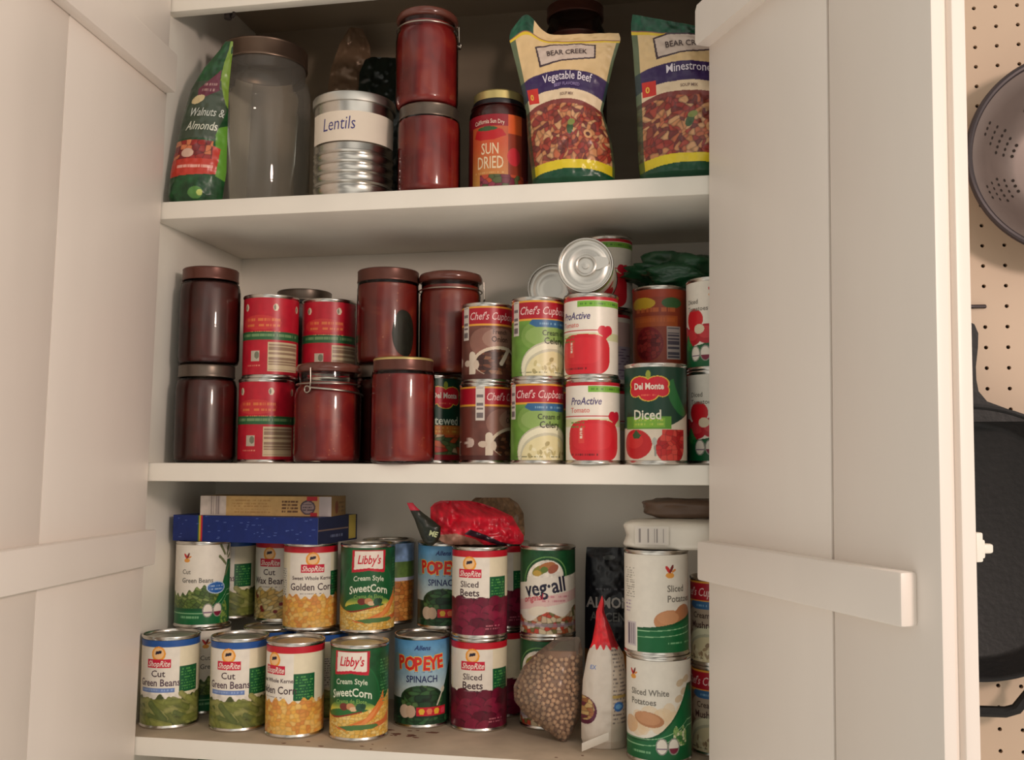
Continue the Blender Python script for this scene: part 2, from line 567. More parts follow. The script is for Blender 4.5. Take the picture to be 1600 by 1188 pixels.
# dark hook screwed under the rail
b = MB(); b.tube([(62, 24, 694), (62, 24, 620), (62, 24, 612), (65, 22, 606), (69, 18, 606), (70, 15, 611)], 2.2)
b.lathe([(0, 604), (5, 604), (5, 622), (0, 622)], 12, cx=57, cy=24)
cpart('hook', b.mesh('hook', DARK), label='small dark hook under the top of the cabinet')

RD, RN = (0.4741, -0.8805), (0.8805, 0.4741)
def rdoor(s, t, z): return (690.8 + 0.0125 * z + s * RD[0] + t * RN[0], s * RD[1] + t * RN[1], z)
LD, LN = (0.0855, -0.9963), (-0.9963, -0.0855)
def ldoor(s, t, z): return (-21.5 + 0.016 * (z - 103) + s * LD[0] + t * LN[0], s * LD[1] + t * LN[1], z)
def door(xf, seam, width, hinge, gap, seam_mat):
    b = MB()
    b.box(hinge, 0, -1050, seam - gap, 12, 735, b=0.8, xf=xf)                       # inner planks, a hairline gap between them
    b.box(seam + gap, 0, -1050, width, 12, 735, b=0.8, xf=xf)
    b.box(hinge, 12, -1049, width - 7, 21, 734, m=0, xf=xf)                      # recess of the lipped edge
    b.box(hinge, 21, -1050, width, 36, 735, b=2.5, xf=xf)
    b.box(seam - 3, 11.2, -1045, seam + 3, 12.0, 730, m=1, xf=xf)
    return cpart('door', b.mesh('door', [DOORP, seam_mat], sharp=30))
def batten(parent, xf, s0, s1, z0, z1, cut=False):
    b = MB()
    if cut:
        pts = [(s0, z0 + 5), (s0 + 4, z0), (s1, z0), (s1, z1), (s0 + 4, z1), (s0, z1 - 6)]
        n = len(pts)
        V = [xf(s, -16.5, z) for s, z in pts] + [xf(s, 0.5, z) for s, z in pts]
        b.add(V, [tuple(range(n)), tuple(range(n, 2 * n))[::-1]] + [((i + 1) % n, i, n + i, n + (i + 1) % n) for i in range(n)])
    else:
        b.box(s0, -16.5, z0, s1, 0.5, z1, b=3.0, xf=xf)
    return cpart('batten', b.mesh('batten', DOORP, sharp=30), parent)
d_r = door(rdoor, 243, 386, 6, 1.7, DARK)
batten(d_r, rdoor, 7, 358, -132, -87)
batten(d_r, rdoor, 2, 357, 503, 553, cut=True)
d_l = door(ldoor, 243, 440, 2, 0.6, DOORP)
batten(d_l, ldoor, 3, 405, -131, -86)
batten(d_l, ldoor, 8, 405, 492, 545)
b = MB()
b.box(372, 36, -78, 385, 43, -54, b=1.5, xf=rdoor)
b.box(366, 43, -76, 380, 50, -60, b=2, xf=rdoor)
b.box(370, 50, -72, 378, 60, -64, b=2, xf=rdoor)
cpart('latch', b.mesh('latch', PAINT), d_r)

# ------------------------------------------------------------------ the pegboard and what hangs on it
peg = thing('pegboard', 'cream painted pegboard panel on the wall right of the cabinet', 'pegboard', (0, 0, 0))
P = 25.4
b = MB()
ring = [(-.5, -.5), (0, -.5), (.5, -.5), (.5, 0), (.5, .5), (0, .5), (-.5, .5), (-.5, 0)]
V, F = [], []
for i in range(-9, 15):
    for j in range(-6, 47):
        cx, cz = 1030 + i * P, 576.8 - j * P
        k = len(V)
        for x, z in ring: V.append((cx + x * P, 110, cz + z * P))
        for yy in (110, 115.5):
            for x, z in ring:
                a = math.atan2(z, x)
                V.append((cx + 2.5 * math.cos(a), yy, cz + 2.5 * math.sin(a)))
        for q in range(8):
            r = (q + 1) % 8
            F.append((k + q, k + r, k + 8 + r, k + 8 + q))
            F.append((k + 8 + q, k + 8 + r, k + 16 + r, k + 16 + q))
b.add(V, F)
obj('perforated_panel', b.mesh('perforated_panel', PEG, smooth=False), peg)
b = MB(); b.box(1030 - 9.5 * P, 115.5, 576.8 - 46.5 * P, 1030 + 14.5 * P, 125, 576.8 + 6.5 * P)
obj('backing', b.mesh('backing', DARK), peg)

# colander, bowl open to the room, hung on the board
col = thing('colander', 'round grey metal colander hanging on the pegboard', 'colander', (1122.5, 108, 366))
R = 120.0
prof = [(0, -2), (52, -2), (66, -6), (84, -22), (98, -40), (110, -54), (118, -58)]
b = MB()
b.lathe(prof, 96)
b.lathe([(r + 1.6 if r > 1 else 0, z + 1.5) for r, z in prof], 96)
def prof_at(r):
    rs = [p[0] for p in prof]
    return float(np.interp(r, rs, [p[1] for p in prof]))
hb = MB()
for g in range(8):
    a0 = math.radians(22.5 + g * 45)
    for row in range(5):
        r = 58 + row * 11.0
        nn = (3, 4, 5, 4, 3)[row]
        for k in range(nn):
            a = a0 + (k - (nn - 1) / 2) * 7.0 / r * 1.05
            z = prof_at(r)
            sl = math.atan2(prof_at(r + 1) - prof_at(r - 1), 2)
            c = Vector((r * math.cos(a), r * math.sin(a), z - 0.9))
            er = Vector((math.cos(a) * math.cos(sl), math.sin(a) * math.cos(sl), math.sin(sl)))
            et = Vector((-math.sin(a), math.cos(a), 0))
            hb.add([c + (er * math.cos(q * math.pi / 4) + et * math.sin(q * math.pi / 4)) * 2.0 for q in range(8)], [tuple(range(8))], 1)
b.add(hb.V, hb.F, 1)
o = obj('bowl', b.mesh('bowl', [ENAMEL, DARK], sharp=50), col)
o.rotation_euler = (math.radians(-90), 0, 0)
b = MB()
b.tube([(R * math.cos(a), R * math.sin(a), -58) for a in np.linspace(0, 2 * math.pi, 97)[:-1]], 4.2, 10, closed=True)
o2 = obj('rim', b.mesh('rim', RIMDARK), col)
o2.rotation_euler = (math.radians(-90), 0, 0)
for o_ in (o, o2):
    o_.matrix_local = Matrix.Rotation(math.radians(-90), 4, 'X')

# cast iron skillet hung by its handle
sk = thing('skillet', 'black cast iron skillet hanging on the pegboard below the colander', 'skillet', (995, 108, -88))
def yz(o): o.matrix_local = Matrix.Rotation(math.radians(90), 4, 'X')          # lathe axis towards the room
b = MB()
b.lathe([(0, 1), (140, 1), (147, 5), (160, 42), (161, 45), (158, 46), (155, 44), (143, 9), (136, 6), (0, 6)], 96)
o = obj('pan', b.mesh('pan', IRON, sharp=50), sk); yz(o)
b = MB()
pts = [(-72, 140), (-44, 155), (-22, 164), (-13, 176), (-11, 190), (-11, 205), (-14, 228), (-15, 245), (-11, 256), (-4, 260)]
pts = pts + [(-x, z) for x, z in pts[::-1]]
bm_pts = pts
n = len(pts)
V = [(x, -44, z) for x, z in pts] + [(x, -34, z) for x, z in pts]
b.add(V, [tuple(range(n)), tuple(range(n, 2 * n))[::-1]] + [((i + 1) % n, i, n + i, n + (i + 1) % n) for i in range(n)])
obj('handle', b.mesh('handle', IRON), sk)
b = MB()
b.tube([(-62, -40, -150), (-58, -42, -170), (-42, -42, -190), (-30, -42, -194), (0, -42, -194.5), (30, -42, -194), (42, -42, -190), (58, -42, -170), (62, -40, -150)], 6.5, 10)
obj('helper_handle', b.mesh('helper_handle', IRON), sk)

hk = thing('peg_hook', 'small dark wire hook in the pegboard above the skillet handle', 'hook', (1004.6, 110, 195.8))
b = MB()
b.tube([(25.4, 3, 0), (25.4, -2.5, 0), (12, -3.5, 0), (0, -3.5, 0), (-8, -6, 0), (-9, -40, -18), (-9, -52, -22), (-9, -56, -12)], 2.3, 8)
obj('wire', b.mesh('wire', RIMDARK), hk)
# ------------------------------------------------------------------ printed labels of the cans
WHITE, CREAM, RED, DGREEN, NAVY = rgb(236, 228, 214), rgb(234, 222, 192), rgb(196, 26, 44), rgb(20, 92, 52), rgb(34, 36, 84)
def can_art(h, base, R): return Art(-math.pi * R, math.pi * R, h, base, 0.62, fine=R * 1.62)

def store_label(A, stripe, words, bottom, strip=None, panel=True):
    """white label of the shop-brand vegetables: stripe, round cart badge, script on red, dark serif-like words, green box, picture"""
    h = A.h
    A.rect(-200, h - 8.5, 200, h, stripe)
    A.C[:] = np.where((A.W < h - 8.5)[..., None], np.asarray(CREAM), A.C)
    if panel: A.rect(-34, 0, 28, h - 9, WHITE)
    A.rect(28, 42, 56, h - 34, DGREEN)
    A.scribble(30, 44, 54, h - 36, 8, rgb(110, 180, 90), seed=7)
    A.rect(-60, 40, -40, h - 30, rgb(228, 220, 204))
    A.scribble(-60, 42, -42, h - 30, 12, rgb(90, 84, 80), seed=8)
    A.ell(0, h - 17, 9.6, 9.6, rgb(240, 160, 50))
    A.ell(0, h - 16.5, 7.2, 7.2, rgb(244, 196, 140))
    A.poly([(-4.5, h - 18), (-3.5, h - 13.5), (4.2, h - 12.6), (4.4, h - 16)], rgb(30, 26, 50))
    A.rect(-16.5, h - 35, 16.5, h - 24, rgb(206, 22, 58))
    A.text('ShopRite', 0, h - 33.2, 10.6, rgb(250, 226, 214), bold=0.18, shear=0.35, sx=0.78)
    for body, v, size, col, bold, sx in words: A.text(body, 0, v, size, col, bold=bold, sx=sx)
    if strip is not None:
        A.rect(-27, strip, 22, strip + 6, rgb(108, 134, 190))
        A.scribble(-25, strip + 1, 20, strip + 5.5, 1, rgb(160, 180, 216), seed=3)
    bottom(A)

def beans_picture(A):
    top = lambda u: 34 + 4.5 * np.sin(u * 0.16 + 1) + 2.5 * np.sin(u * 0.41)
    m = A.below(top)
    A.put(m, rgb(78, 86, 44))
    rnd = random.Random(5)
    for k in range(150):
        u, v = rnd.uniform(-110, 110), rnd.uniform(0, 33)
        a = rnd.choice((-0.5, -0.35, 0.15, -0.8, 0.0)) + rnd.uniform(-.15, .15)
        l = rnd.uniform(8, 15)
        c = rnd.choice((rgb(118, 124, 60), rgb(134, 138, 72), rgb(104, 112, 56), rgb(142, 142, 84), rgb(94, 106, 56)))
        A.capsule(u - l * math.cos(a), v - l * math.sin(a), u + l * math.cos(a), v + l * math.sin(a), rnd.uniform(3.2, 4.6), c, tuple(min(1, x * 1.14) for x in c))
    A.mottle(A.W < 46, 0.10, 6)
def corn_picture(A):
    m = A.below(lambda u: 42 + 2.4 * np.sin(u * 0.5) + 2 * np.sin(u * 0.17))
    A.cells(m, 6.4, 5.2, (rgb(236, 176, 78), rgb(240, 188, 92), rgb(228, 160, 76), rgb(240, 196, 112), rgb(222, 148, 72)), seed=3, line=0.5, dark=0.91)
def wax_picture(A):
    m = A.below(lambda u: 42 + 3 * np.sin(u * 0.3))
    A.cells(m, 12, 5, (rgb(206, 180, 110), rgb(218, 196, 136), rgb(190, 160, 92), rgb(214, 176, 96), rgb(226, 210, 160)), seed=8, ang=25, line=0.3, dark=0.7)
    rnd = random.Random(2)
    for k in range(16): A.ell(rnd.uniform(-90, 90), rnd.uniform(3, 34), 3.4, 2.6, rgb(130, 40, 40), rot=rnd.uniform(0, 90))
def beet_picture(A):
    m = A.below(lambda u: 44 + 3.0 * np.abs(np.sin(u * 0.17 + 0.6)) * 1.4)
    A.put(m, rgb(86, 12, 36))
    rnd = random.Random(9)
    for row in range(5):
        for k in range(15):
            u, v = -118 + k * 17 + (row % 2) * 8 + rnd.uniform(-3, 3), 40 - row * 9.4 + rnd.uniform(-1.5, 1.5)
            c = rnd.choice((rgb(108, 16, 46), rgb(120, 20, 52), rgb(96, 12, 40), rgb(132, 26, 58)))
            A.ell(u, v, 12, 9.5, tuple(x * 0.72 for x in c), rot=rnd.uniform(-20, 20))
            A.ell(u - .6, v + .8, 10.6, 8.2, c, rot=rnd.uniform(-20, 20))
    A.mottle(A.W < 50, 0.12, 5)
    A.scribble(22, 6, 44, 14, 2, rgb(200, 120, 130), seed=9)

INK = rgb(74, 54, 60)
def art_green_beans(h, R):
    A = can_art(h, CREAM, R)
    store_label(A, rgb(38, 86, 158), [('Cut', h - 46.5, 12, INK, 0.12, 1.05), ('Green Beans', h - 58.5, 13, rgb(92, 70, 82), 0.2, 0.86)], beans_picture, strip=h - 67)
    return A
def art_corn(h, R):
    A = can_art(h, CREAM, R)
    store_label(A, RED, [('Sweet Whole Kernel', h - 45, 7.2, INK, 0.08, 0.95), ('Golden Corn', h - 59, 13.5, INK, 0.16, 0.88)], corn_picture)
    A.scribble(-18, h - 65, 18, h - 62, 1, rgb(120, 110, 110), seed=5)
    return A
def art_wax(h, R):
    A = can_art(h, CREAM, R)
    store_label(A, RED, [('Cut', h - 47, 12, INK, 0.12, 1.05), ('Wax Beans', h - 60, 13.5, INK, 0.2, 0.9)], wax_picture)
    A.scribble(-18, h - 66, 18, h - 63, 1, rgb(120, 110, 110), seed=5)
    return A
def art_beets(h, R):
    A = can_art(h, CREAM, R)
    store_label(A, RED, [('Sliced', h - 47.5, 11.5, INK, 0.1, 1.0), ('Beets', h - 59, 13, INK, 0.2, 0.98)], beet_picture)
    A.scribble(-12, h - 63, 12, h - 60.5, 1, rgb(150, 140, 140), seed=5)
    return A

def leaf(A, u, v, k=1.0):
    A.ell(u, v - 3.2 * k, 4.6 * k, 2.8 * k, rgb(232, 160, 70))
    A.ell(u - 2.0 * k, v + 2.5 * k, 4.4 * k, 1.7 * k, rgb(204, 40, 44), rot=125)
    A.ell(u + 1.8 * k, v + 3.2 * k, 4.2 * k, 1.5 * k, rgb(120, 40, 40), rot=65)
    A.ell(u + 4.2 * k, v + 1.2 * k, 2.8 * k, 1.1 * k, rgb(226, 140, 70), rot=30)
def ovals(A, u, v):
    for d, c in ((0, rgb(120, 90, 120)), (14.5, rgb(128, 30, 60))):
        A.ell(u + d, v, 7.4, 9.6, rgb(150, 150, 140))
        A.ell(u + d, v, 6.0, 8.2, WHITE)
        A.put((((A.U - u - d) / 6.0) ** 2 + ((A.W - v) / 8.2) ** 2 <= 1) & (A.W < v - 2) & (A.W > v - (8 if d else 3.5)), c)
GREY = rgb(128, 122, 112)
def swoosh(A, f, top=None):
    m = A.below(f)
    A.put(m, rgb(16, 104, 56))
    A.put(m & ~A.below(lambda u: f(u) - 3.5), rgb(8, 84, 44))
    for k in (8, 15):
        A.put(A.below(lambda u: f(u) * 0.35 + k) & ~A.below(lambda u: f(u) * 0.35 + k - 0.9) & m, rgb(150, 200, 150))
def art_white_beans(h, R):
    A = can_art(h, WHITE, R)
    m = A.below(lambda u: 46 + 6 * np.sin(u * 0.075 + 1.2) + 2.5 * np.sin(u * .6)) & (A.U < 40)
    A.cells(m, 7, 4, (rgb(92, 118, 52), rgb(116, 140, 62), rgb(74, 100, 44), rgb(132, 150, 82)), seed=5, ang=-25, line=0.3, dark=0.62)
    sw = lambda u: 22 + np.where(u > 6, ((u - 6) / 33.0) ** 2 * 62, 0) + np.where(u < -10, 3, 0) * 0
    swoosh(A, lambda u: np.minimum(sw(u), 88))
    A.cells(A.below(lambda u: 26 + 5 * np.sin(u * .4)) & (A.U > 26) & (A.U < 44), 4, 3, (rgb(140, 170, 80), rgb(60, 120, 60)), seed=5)
    ovals(A, 8, 19)
    A.scribble(-32, 7, -4, 13, 1, rgb(150, 200, 150), seed=3)
    A.ell(20, 50, 14.5, 8.6, rgb(190, 210, 230))
    A.ell(20, 50, 13, 7.3, rgb(40, 100, 176))
    A.scribble(10, 46, 31, 54, 2, rgb(190, 210, 235), seed=3)
    for x0, y0, x1, y1 in ((26, 108, 34, 96), (24, 93, 36, 82), (44, 106, 39, 95), (48, 95, 42, 91), (44, 79, 36, 67), (40, 103, 44, 108)):
        A.capsule(x0, y0, x1, y1, 1.9, rgb(96, 104, 66), rgb(140, 146, 100))
    leaf(A, -23, h - 18)
    A.text('Cut', -30, h - 40, 9, GREY, bold=0.1, align='LEFT', sx=.95)
    A.text('Green Beans', -30, h - 52, 9.5, rgb(116, 112, 104), bold=0.14, align='LEFT', sx=.9)
    return A
def potato(A, u, v, rx, ry, rot):
    A.ell(u, v, rx, ry, rgb(186, 128, 88), rot=rot)
    A.ell(u - rx * .1, v + ry * .14, rx * .86, ry * .8, rgb(204, 148, 106), rot=rot)
def art_potatoes(h, R):
    A = can_art(h, WHITE, R)
    for k in range(14): A.ell(-24 + (k * 13) % 62, 34 + (k * 7) % 22, 11, 8, rgb(232, 200, 158), rot=k * 30, a=.5)
    for u, v in ((30, 88), (36, 78), (28, 70), (40, 92)): A.ell(u, v, 6, 4, rgb(196, 158, 112), rot=20, a=.55)
    potato(A, -10, 46, 19, 8.6, -8)
    A.ell(-36, 38, 12, 10, rgb(222, 176, 130), a=.8)
    sw = lambda u: 24 + np.where(u > -20, ((np.minimum(u, 42) + 20) / 62.0) ** 2.2 * 62, 0)
    swoosh(A, lambda u: np.where(u < 62, np.minimum(sw(u), 88), 30))
    A.cells(A.below(lambda u: 36 + 3 * np.sin(u * .6)) & (A.U > 20) & (A.U < 40) & ~A.below(lambda u: 16 + 0 * u), 4, 3.5, (rgb(150, 186, 110), rgb(220, 224, 180), rgb(70, 130, 70)), seed=5)
    ovals(A, 6, 16)
    A.scribble(-32, 6, -6, 11, 1, rgb(150, 200, 150), seed=3)
    leaf(A, -31, h - 17)
    A.text('Sliced White', -34, h - 40, 10, GREY, bold=0.14, align='LEFT', sx=.95)
    A.text('Potatoes', -34, h - 51, 10, GREY, bold=0.14, align='LEFT', sx=.95)
    return A
def art_sliced_potatoes(h, R):
    A = can_art(h, WHITE, R)
    swoosh(A, lambda u: np.where((u > -24) & (u < 75), 30 + ((u + 24) / 60.0) ** 2 * 9 - 1.5, -5))
    A.put((((A.U - 17) / 20) ** 2 + ((A.W - 36) / 13) ** 2 < 1) & ~A.below(lambda u: 28.5 + ((u + 24) / 60.0) ** 2 * 9), rgb(204, 142, 98))
    A.put((((A.U - 38) / 16) ** 2 + ((A.W - 40) / 15) ** 2 < 1) & ~A.below(lambda u: 28.5 + ((u + 24) / 60.0) ** 2 * 9), rgb(190, 126, 84))
    A.put((((A.U - 15) / 14) ** 2 + ((A.W - 40) / 7.5) ** 2 < 1), rgb(212, 152, 108))
    leaf(A, 17, h - 20, 1.2)
    A.text('Sliced', 13, h - 43, 11, GREY, bold=.16, align='LEFT', sx=.95)
    A.text('Potatoes', 13, h - 55, 11, GREY, bold=.16, align='LEFT', sx=.95)
    A.scribble(14, 8, 52, 13, 1, rgb(150, 200, 150), seed=3)
    A.barcode(-42, 6, -26, 34, horizontal=False, bg=rgb(206, 194, 196), fg=rgb(120, 106, 116))
    A.scribble(-46, 62, -28, 98, 13, rgb(150, 142, 130), seed=3)
    A.scribble(-46, 44, -34, 60, 4, rgb(150, 120, 160), seed=9)
    return A
def art_white_tomato(h, R):
    A = can_art(h, WHITE, R)
    swoosh(A, lambda u: 30 + 4 * np.sin(u * .08) + 0 * u)
    for u, v, r in ((-44, 40, 13), (-24, 38, 14), (-4, 40, 14), (18, 38, 13), (38, 40, 13)): A.ell(u, v, r, r * .86, rgb(182, 30, 44)); A.ell(u - 1, v + 2, r * .7, r * .55, rgb(202, 54, 60))
    A.ell(-22, 58, 14, 13, rgb(206, 30, 40)); A.ell(-14, 46, 7.5, 6, rgb(226, 210, 180)); A.ell(14, 54, 13, 11, rgb(204, 40, 46))
    A.put(A.below(lambda u: 27 + 2.5 * np.sin(u * .1)), rgb(14, 96, 54))
    A.cells(A.below(lambda u: 34 + 6 * np.sin(u * .3)) & ~A.below(lambda u: 20 + 0 * u) & (np.abs(A.U) > 26), 6, 4, (rgb(30, 120, 60), rgb(60, 140, 70)), seed=3)
    ovals(A, -20, 16)
    leaf(A, 4, h - 14)
    A.text('Diced', -34, h - 27, 8, GREY, bold=.1, align='LEFT')
    A.text('Tomatoes', -34, h - 36, 8, GREY, bold=.1, align='LEFT')
    return A

def art_cream_corn(h, R):
    A = can_art(h, rgb(22, 84, 44), R)
    A.mottle(A.W > -1, 0.22, 9)
    A.ell(0, 46, 40, 50, rgb(28, 104, 56))
    A.ell(0, 46, 38.5, 48.5, rgb(24, 92, 48))
    A.grad((((A.U) / 36) ** 2 + ((A.W - 30) / 16) ** 2 < 1) & (A.W > 30), 34, rgb(216, 206, 84), 45, rgb(30, 100, 50))
    A.put((((A.U) / 36) ** 2 + ((A.W - 27) / 9) ** 2 < 1), rgb(44, 112, 52))
    A.ell(-9, 38, 6, 4.6, rgb(120, 50, 40)); A.ell(0, 38.5, 5.4, 4.2, rgb(200, 140, 96)); A.ell(4, 35.5, 5, 3, rgb(226, 190, 150)); A.ell(13, 37.5, 6.4, 5, rgb(46, 84, 60)); A.ell(16, 39, 3.6, 3.4, rgb(30, 70, 44))
    cob = A.below(lambda u: 27 + 4.5 * np.sin(u * .055 + .2) + np.where(u > 10, ((np.minimum(u, 60) - 10) / 30) ** 2 * 10, 0) + np.where(u < -25, (-25 - np.maximum(u, -70)) * .25, 0))
    A.put(A.below(lambda u: 29 + 4 * np.sin(u * .06 + .2)) & (A.U < 15), rgb(150, 46, 34))
    A.cells(cob, 5.5, 3.6, (rgb(236, 190, 90), rgb(240, 204, 116), rgb(228, 176, 76), rgb(244, 214, 136)), seed=4, line=.3, dark=.84)
    A.poly([(-12, 12), (20, 24), (40, 46), (46, 56), (48, 40), (30, 22), (10, 12)], rgb(226, 128, 60))
    A.poly([(-12, 12), (14, 18), (40, 40), (30, 26), (14, 12)], rgb(236, 150, 84))
    A.poly([(10, 14), (48, 20), (60, 30), (60, 16), (30, 10)], rgb(214, 96, 50), .8)
    A.poly([(-20, 12), (0, 15.5), (34, 16), (38, 13), (30, 10.5), (-4, 9)], rgb(84, 126, 70))
    A.poly([(-24, 13), (-12, 11.5), (-4, 9), (-18, 10)], rgb(220, 120, 60))
    A.poly([(-23.5, h - 3), (24, h - 3), (23, h - 33), (10, h - 31.5), (0, h - 30), (-10, h - 31.5), (-24.5, h - 33)], rgb(196, 26, 50))
    A.poly([(-20, h - 4), (20.5, h - 4), (20, h - 28.5), (8, h - 27.5), (0, h - 26.5), (-9, h - 27.5), (-21, h - 29)], rgb(240, 228, 214))
    A.text("Libby's", 0, h - 21, 16.5, rgb(206, 34, 56), bold=.28, shear=.25, sx=.72)
    A.text('Cream Style', 0, h - 43, 9.6, rgb(214, 222, 196), bold=.16, sx=.9, arc=.004)
    A.text('SweetCorn', 0, h - 58, 14.5, rgb(226, 232, 208), bold=.3, sx=.83, arc=.006)
    A.text('Crema de Elote', 0, h - 66.5, 7.2, rgb(140, 180, 90), bold=.06, sx=.9, arc=.004)
    A.scribble(40, 40, 62, 96, 14, rgb(90, 150, 90), seed=4)
    return A

def art_spinach(h, R):
    A = can_art(h, rgb(30, 60, 44), R)
    A.grad(A.W > 34, h, rgb(84, 148, 196), 40, rgb(196, 208, 206))
    A.mottle(A.W > 30, 0.07, 10)
    A.ell(-38, h - 30, 14, 12, rgb(150, 170, 150), a=.6)
    A.put(A.below(lambda u: 27 + 3 * np.sin(u * .2)), rgb(24, 52, 38))
    A.poly([(26, 20), (32, 40), (40, 58), (48, 76), (60, 84), (60, 6), (26, 6)], rgb(28, 62, 40))
    m = (((A.U - 2) / 31) ** 2 + ((A.W - 33) / 18) ** 2 < 1) & (A.W > 22)
    A.cells(m, 11, 6, (rgb(46, 88, 50), rgb(60, 104, 58), rgb(34, 72, 42), rgb(82, 118, 66), rgb(28, 60, 38)), seed=6, line=.3, dark=.55, warp=.6)
    A.cells(A.W < 9, 9, 6, (rgb(40, 84, 50), rgb(56, 104, 62), rgb(28, 64, 40)), seed=7, line=.3, dark=.6, warp=.6)
    A.capsule(24, 25, 33, 44, 1.2, rgb(200, 196, 176))
    A.ell(33, 44, 3, 4.2, rgb(206, 200, 176), rot=-25)
    A.ell(-22, 17, 8.5, 8.6, rgb(214, 190, 166), rot=20); A.ell(-13, 17, 7, 8, rgb(204, 176, 150))
    A.rect(-5, 11.5, 38, 22.5, rgb(204, 30, 50))
    for k, c in enumerate((rgb(238, 190, 60), rgb(236, 130, 90), rgb(238, 190, 60), rgb(226, 70, 90))): A.ell(2 + k * 10.5, 17.5, 3.9, 3.6, c); A.rect(-1 + k * 10.5, 13.4, 5 + k * 10.5, 15, c)
    A.text('Allens', 2, h - 12.5, 8.6, rgb(24, 44, 110), bold=.2, shear=.3, sx=1.0)
    for ch, u, v, r in (('P', -27, 0, 6), ('O', -15, -1.2, -4), ('P', -3, -1.5, 3), ('E', 7.6, -1.2, -3), ('Y', 17.6, -.4, 4), ('E', 28, .6, 5)):
        A.text(ch, u, h - 37 + v, 24, rgb(216, 44, 40), bold=.8, sx=.82, rot=r, lift=.55, outline=(rgb(244, 196, 70), 1.7))
    A.text('SPINACH', 2, h - 54.5, 12.4, rgb(38, 46, 96), bold=.2, sx=.86)
    A.scribble(-8, h - 43, 16, h - 39, 1, rgb(90, 110, 150), seed=4)
    return A

def art_vegall(h, R):
    A = can_art(h, WHITE, R)
    A.put(~A.below(lambda u: h - 38 + np.where(np.abs(u + 2) < 27, np.sqrt(np.maximum(27 ** 2 - (u + 2) ** 2, 0)) * .95, 0) + u * .14), rgb(20, 78, 42))
    A.mottle(A.W > h - 36, .14, 6)
    ring = lambda d: (lambda u: h - 38 + np.where(np.abs(u + 2) < 27 + d, np.sqrt(np.maximum((27 + d) ** 2 - (u + 2) ** 2, 0)) * .95, 0) + u * .14)
    A.put(A.below(ring(5)) & ~A.below(ring(3.4)) & (np.abs(A.U + 2) < 32), rgb(110, 160, 90))
    A.ell(-8, h - 26, 12, 6, rgb(132, 132, 50), rot=25); A.ell(2, h - 20, 11, 4.6, rgb(176, 110, 60), rot=15); A.ell(10, h - 24, 8, 5, rgb(160, 84, 56), rot=35); A.ell(-12, h - 30, 6, 4, rgb(196, 160, 70)); A.ell(-2, h - 25, 5, 4, rgb(96, 120, 50))
    A.put(A.below(lambda u: 50 + u * .16) & ~A.below(lambda u: 36 + u * .16), rgb(232, 196, 190))
    A.scribble(-6, 40, 34, 52, 2, rgb(206, 130, 140), seed=6)
    pic = A.below(lambda u: 24 + 5 * np.sin(u * .13 + 1.5) + u * .14)
    A.cells(pic, 7, 5.5, (rgb(204, 180, 150), rgb(186, 96, 60), rgb(214, 196, 160), rgb(120, 116, 66), rgb(226, 210, 186), rgb(196, 70, 50)), seed=11, line=.25, dark=.7)
    A.ell(-12, 30, 15, 6, rgb(236, 224, 204), rot=10)
    A.put(A.below(lambda u: 14 + 0 * u) & ~A.below(lambda u: 9 + 0 * u), rgb(170, 150, 180), .6)
    A.text('veg·all', 0, h - 57, 28, rgb(34, 34, 56), bold=.6, sx=.86, rot=9)
    A.text('original', -33, 40, 12, rgb(206, 40, 70), bold=.1, shear=.3, rot=10, align='LEFT', sx=.85)
    return A
def art_sky(h, R):
    A = can_art(h, rgb(120, 150, 190), R)
    A.rect(-200, h - 26, 200, h, rgb(130, 158, 196)); A.rect(-200, h - 48, 200, h - 26, rgb(96, 124, 60)); A.mottle(A.W > 60, .2, 9)
    A.rect(-200, 56, 200, h - 48, rgb(206, 206, 226)); A.cells(A.W < 56, 9, 6, (rgb(200, 130, 60), rgb(214, 150, 76), rgb(186, 112, 50)), seed=2)
    return A

def soup(A, bandtop, body, words, bowl, blue=True):
    h = A.h
    body(A)
    A.rect(-200, h - 5, 200, h, rgb(226, 160, 60))
    A.rect(-200, h - 23, 200, h - 2.2, rgb(170, 20, 40))
    A.rect(-200, h - 25.5, 200, h - 23, rgb(226, 160, 60))
    A.text("Chef's Cupboard", 0, h - 17.5, 14, rgb(232, 190, 186), bold=.12, shear=.3, sx=.76)
    if blue:
        A.poly([(-19, h - 24), (40, h - 24), (44, h - 29), (38, h - 34), (-15, h - 33), (-23, h - 29)], rgb(54, 100, 144))
        A.scribble(-10, h - 32, 34, h - 26, 1, rgb(140, 180, 206), seed=5)
    A.barcode(-50, h - 43, -38, h, bg=rgb(216, 206, 196), fg=rgb(120, 110, 110))
    for body_, u, v, size, c, bold in words: A.text(body_, u, v, size, c, bold=bold, sx=.9)
    bowl(A)
def bowl_art(fill, rim, bits):
    def f(A):
        A.ell(8, 10, 42, 33, tuple(x * .82 for x in rim)); A.ell(8, 9, 41, 32, rim); A.ell(8, 5, 37, 28.5, tuple(x * .86 for x in rim)); A.ell(8, 3, 35, 27, fill)
        rnd = random.Random(4)
        for k in range(26):
            a, r = rnd.uniform(0, 3.14), rnd.uniform(.1, .85)
            A.ell(8 + 33 * r * math.cos(a), 3 + 25 * r * math.sin(a), rnd.uniform(2.5, 5), rnd.uniform(1.4, 2.6), rnd.choice(bits), rot=rnd.uniform(0, 180), a=.7)
        A.scribble(-40, 2, 40, 6, 1, rgb(90, 96, 70), seed=6, fill=.4)
    return f
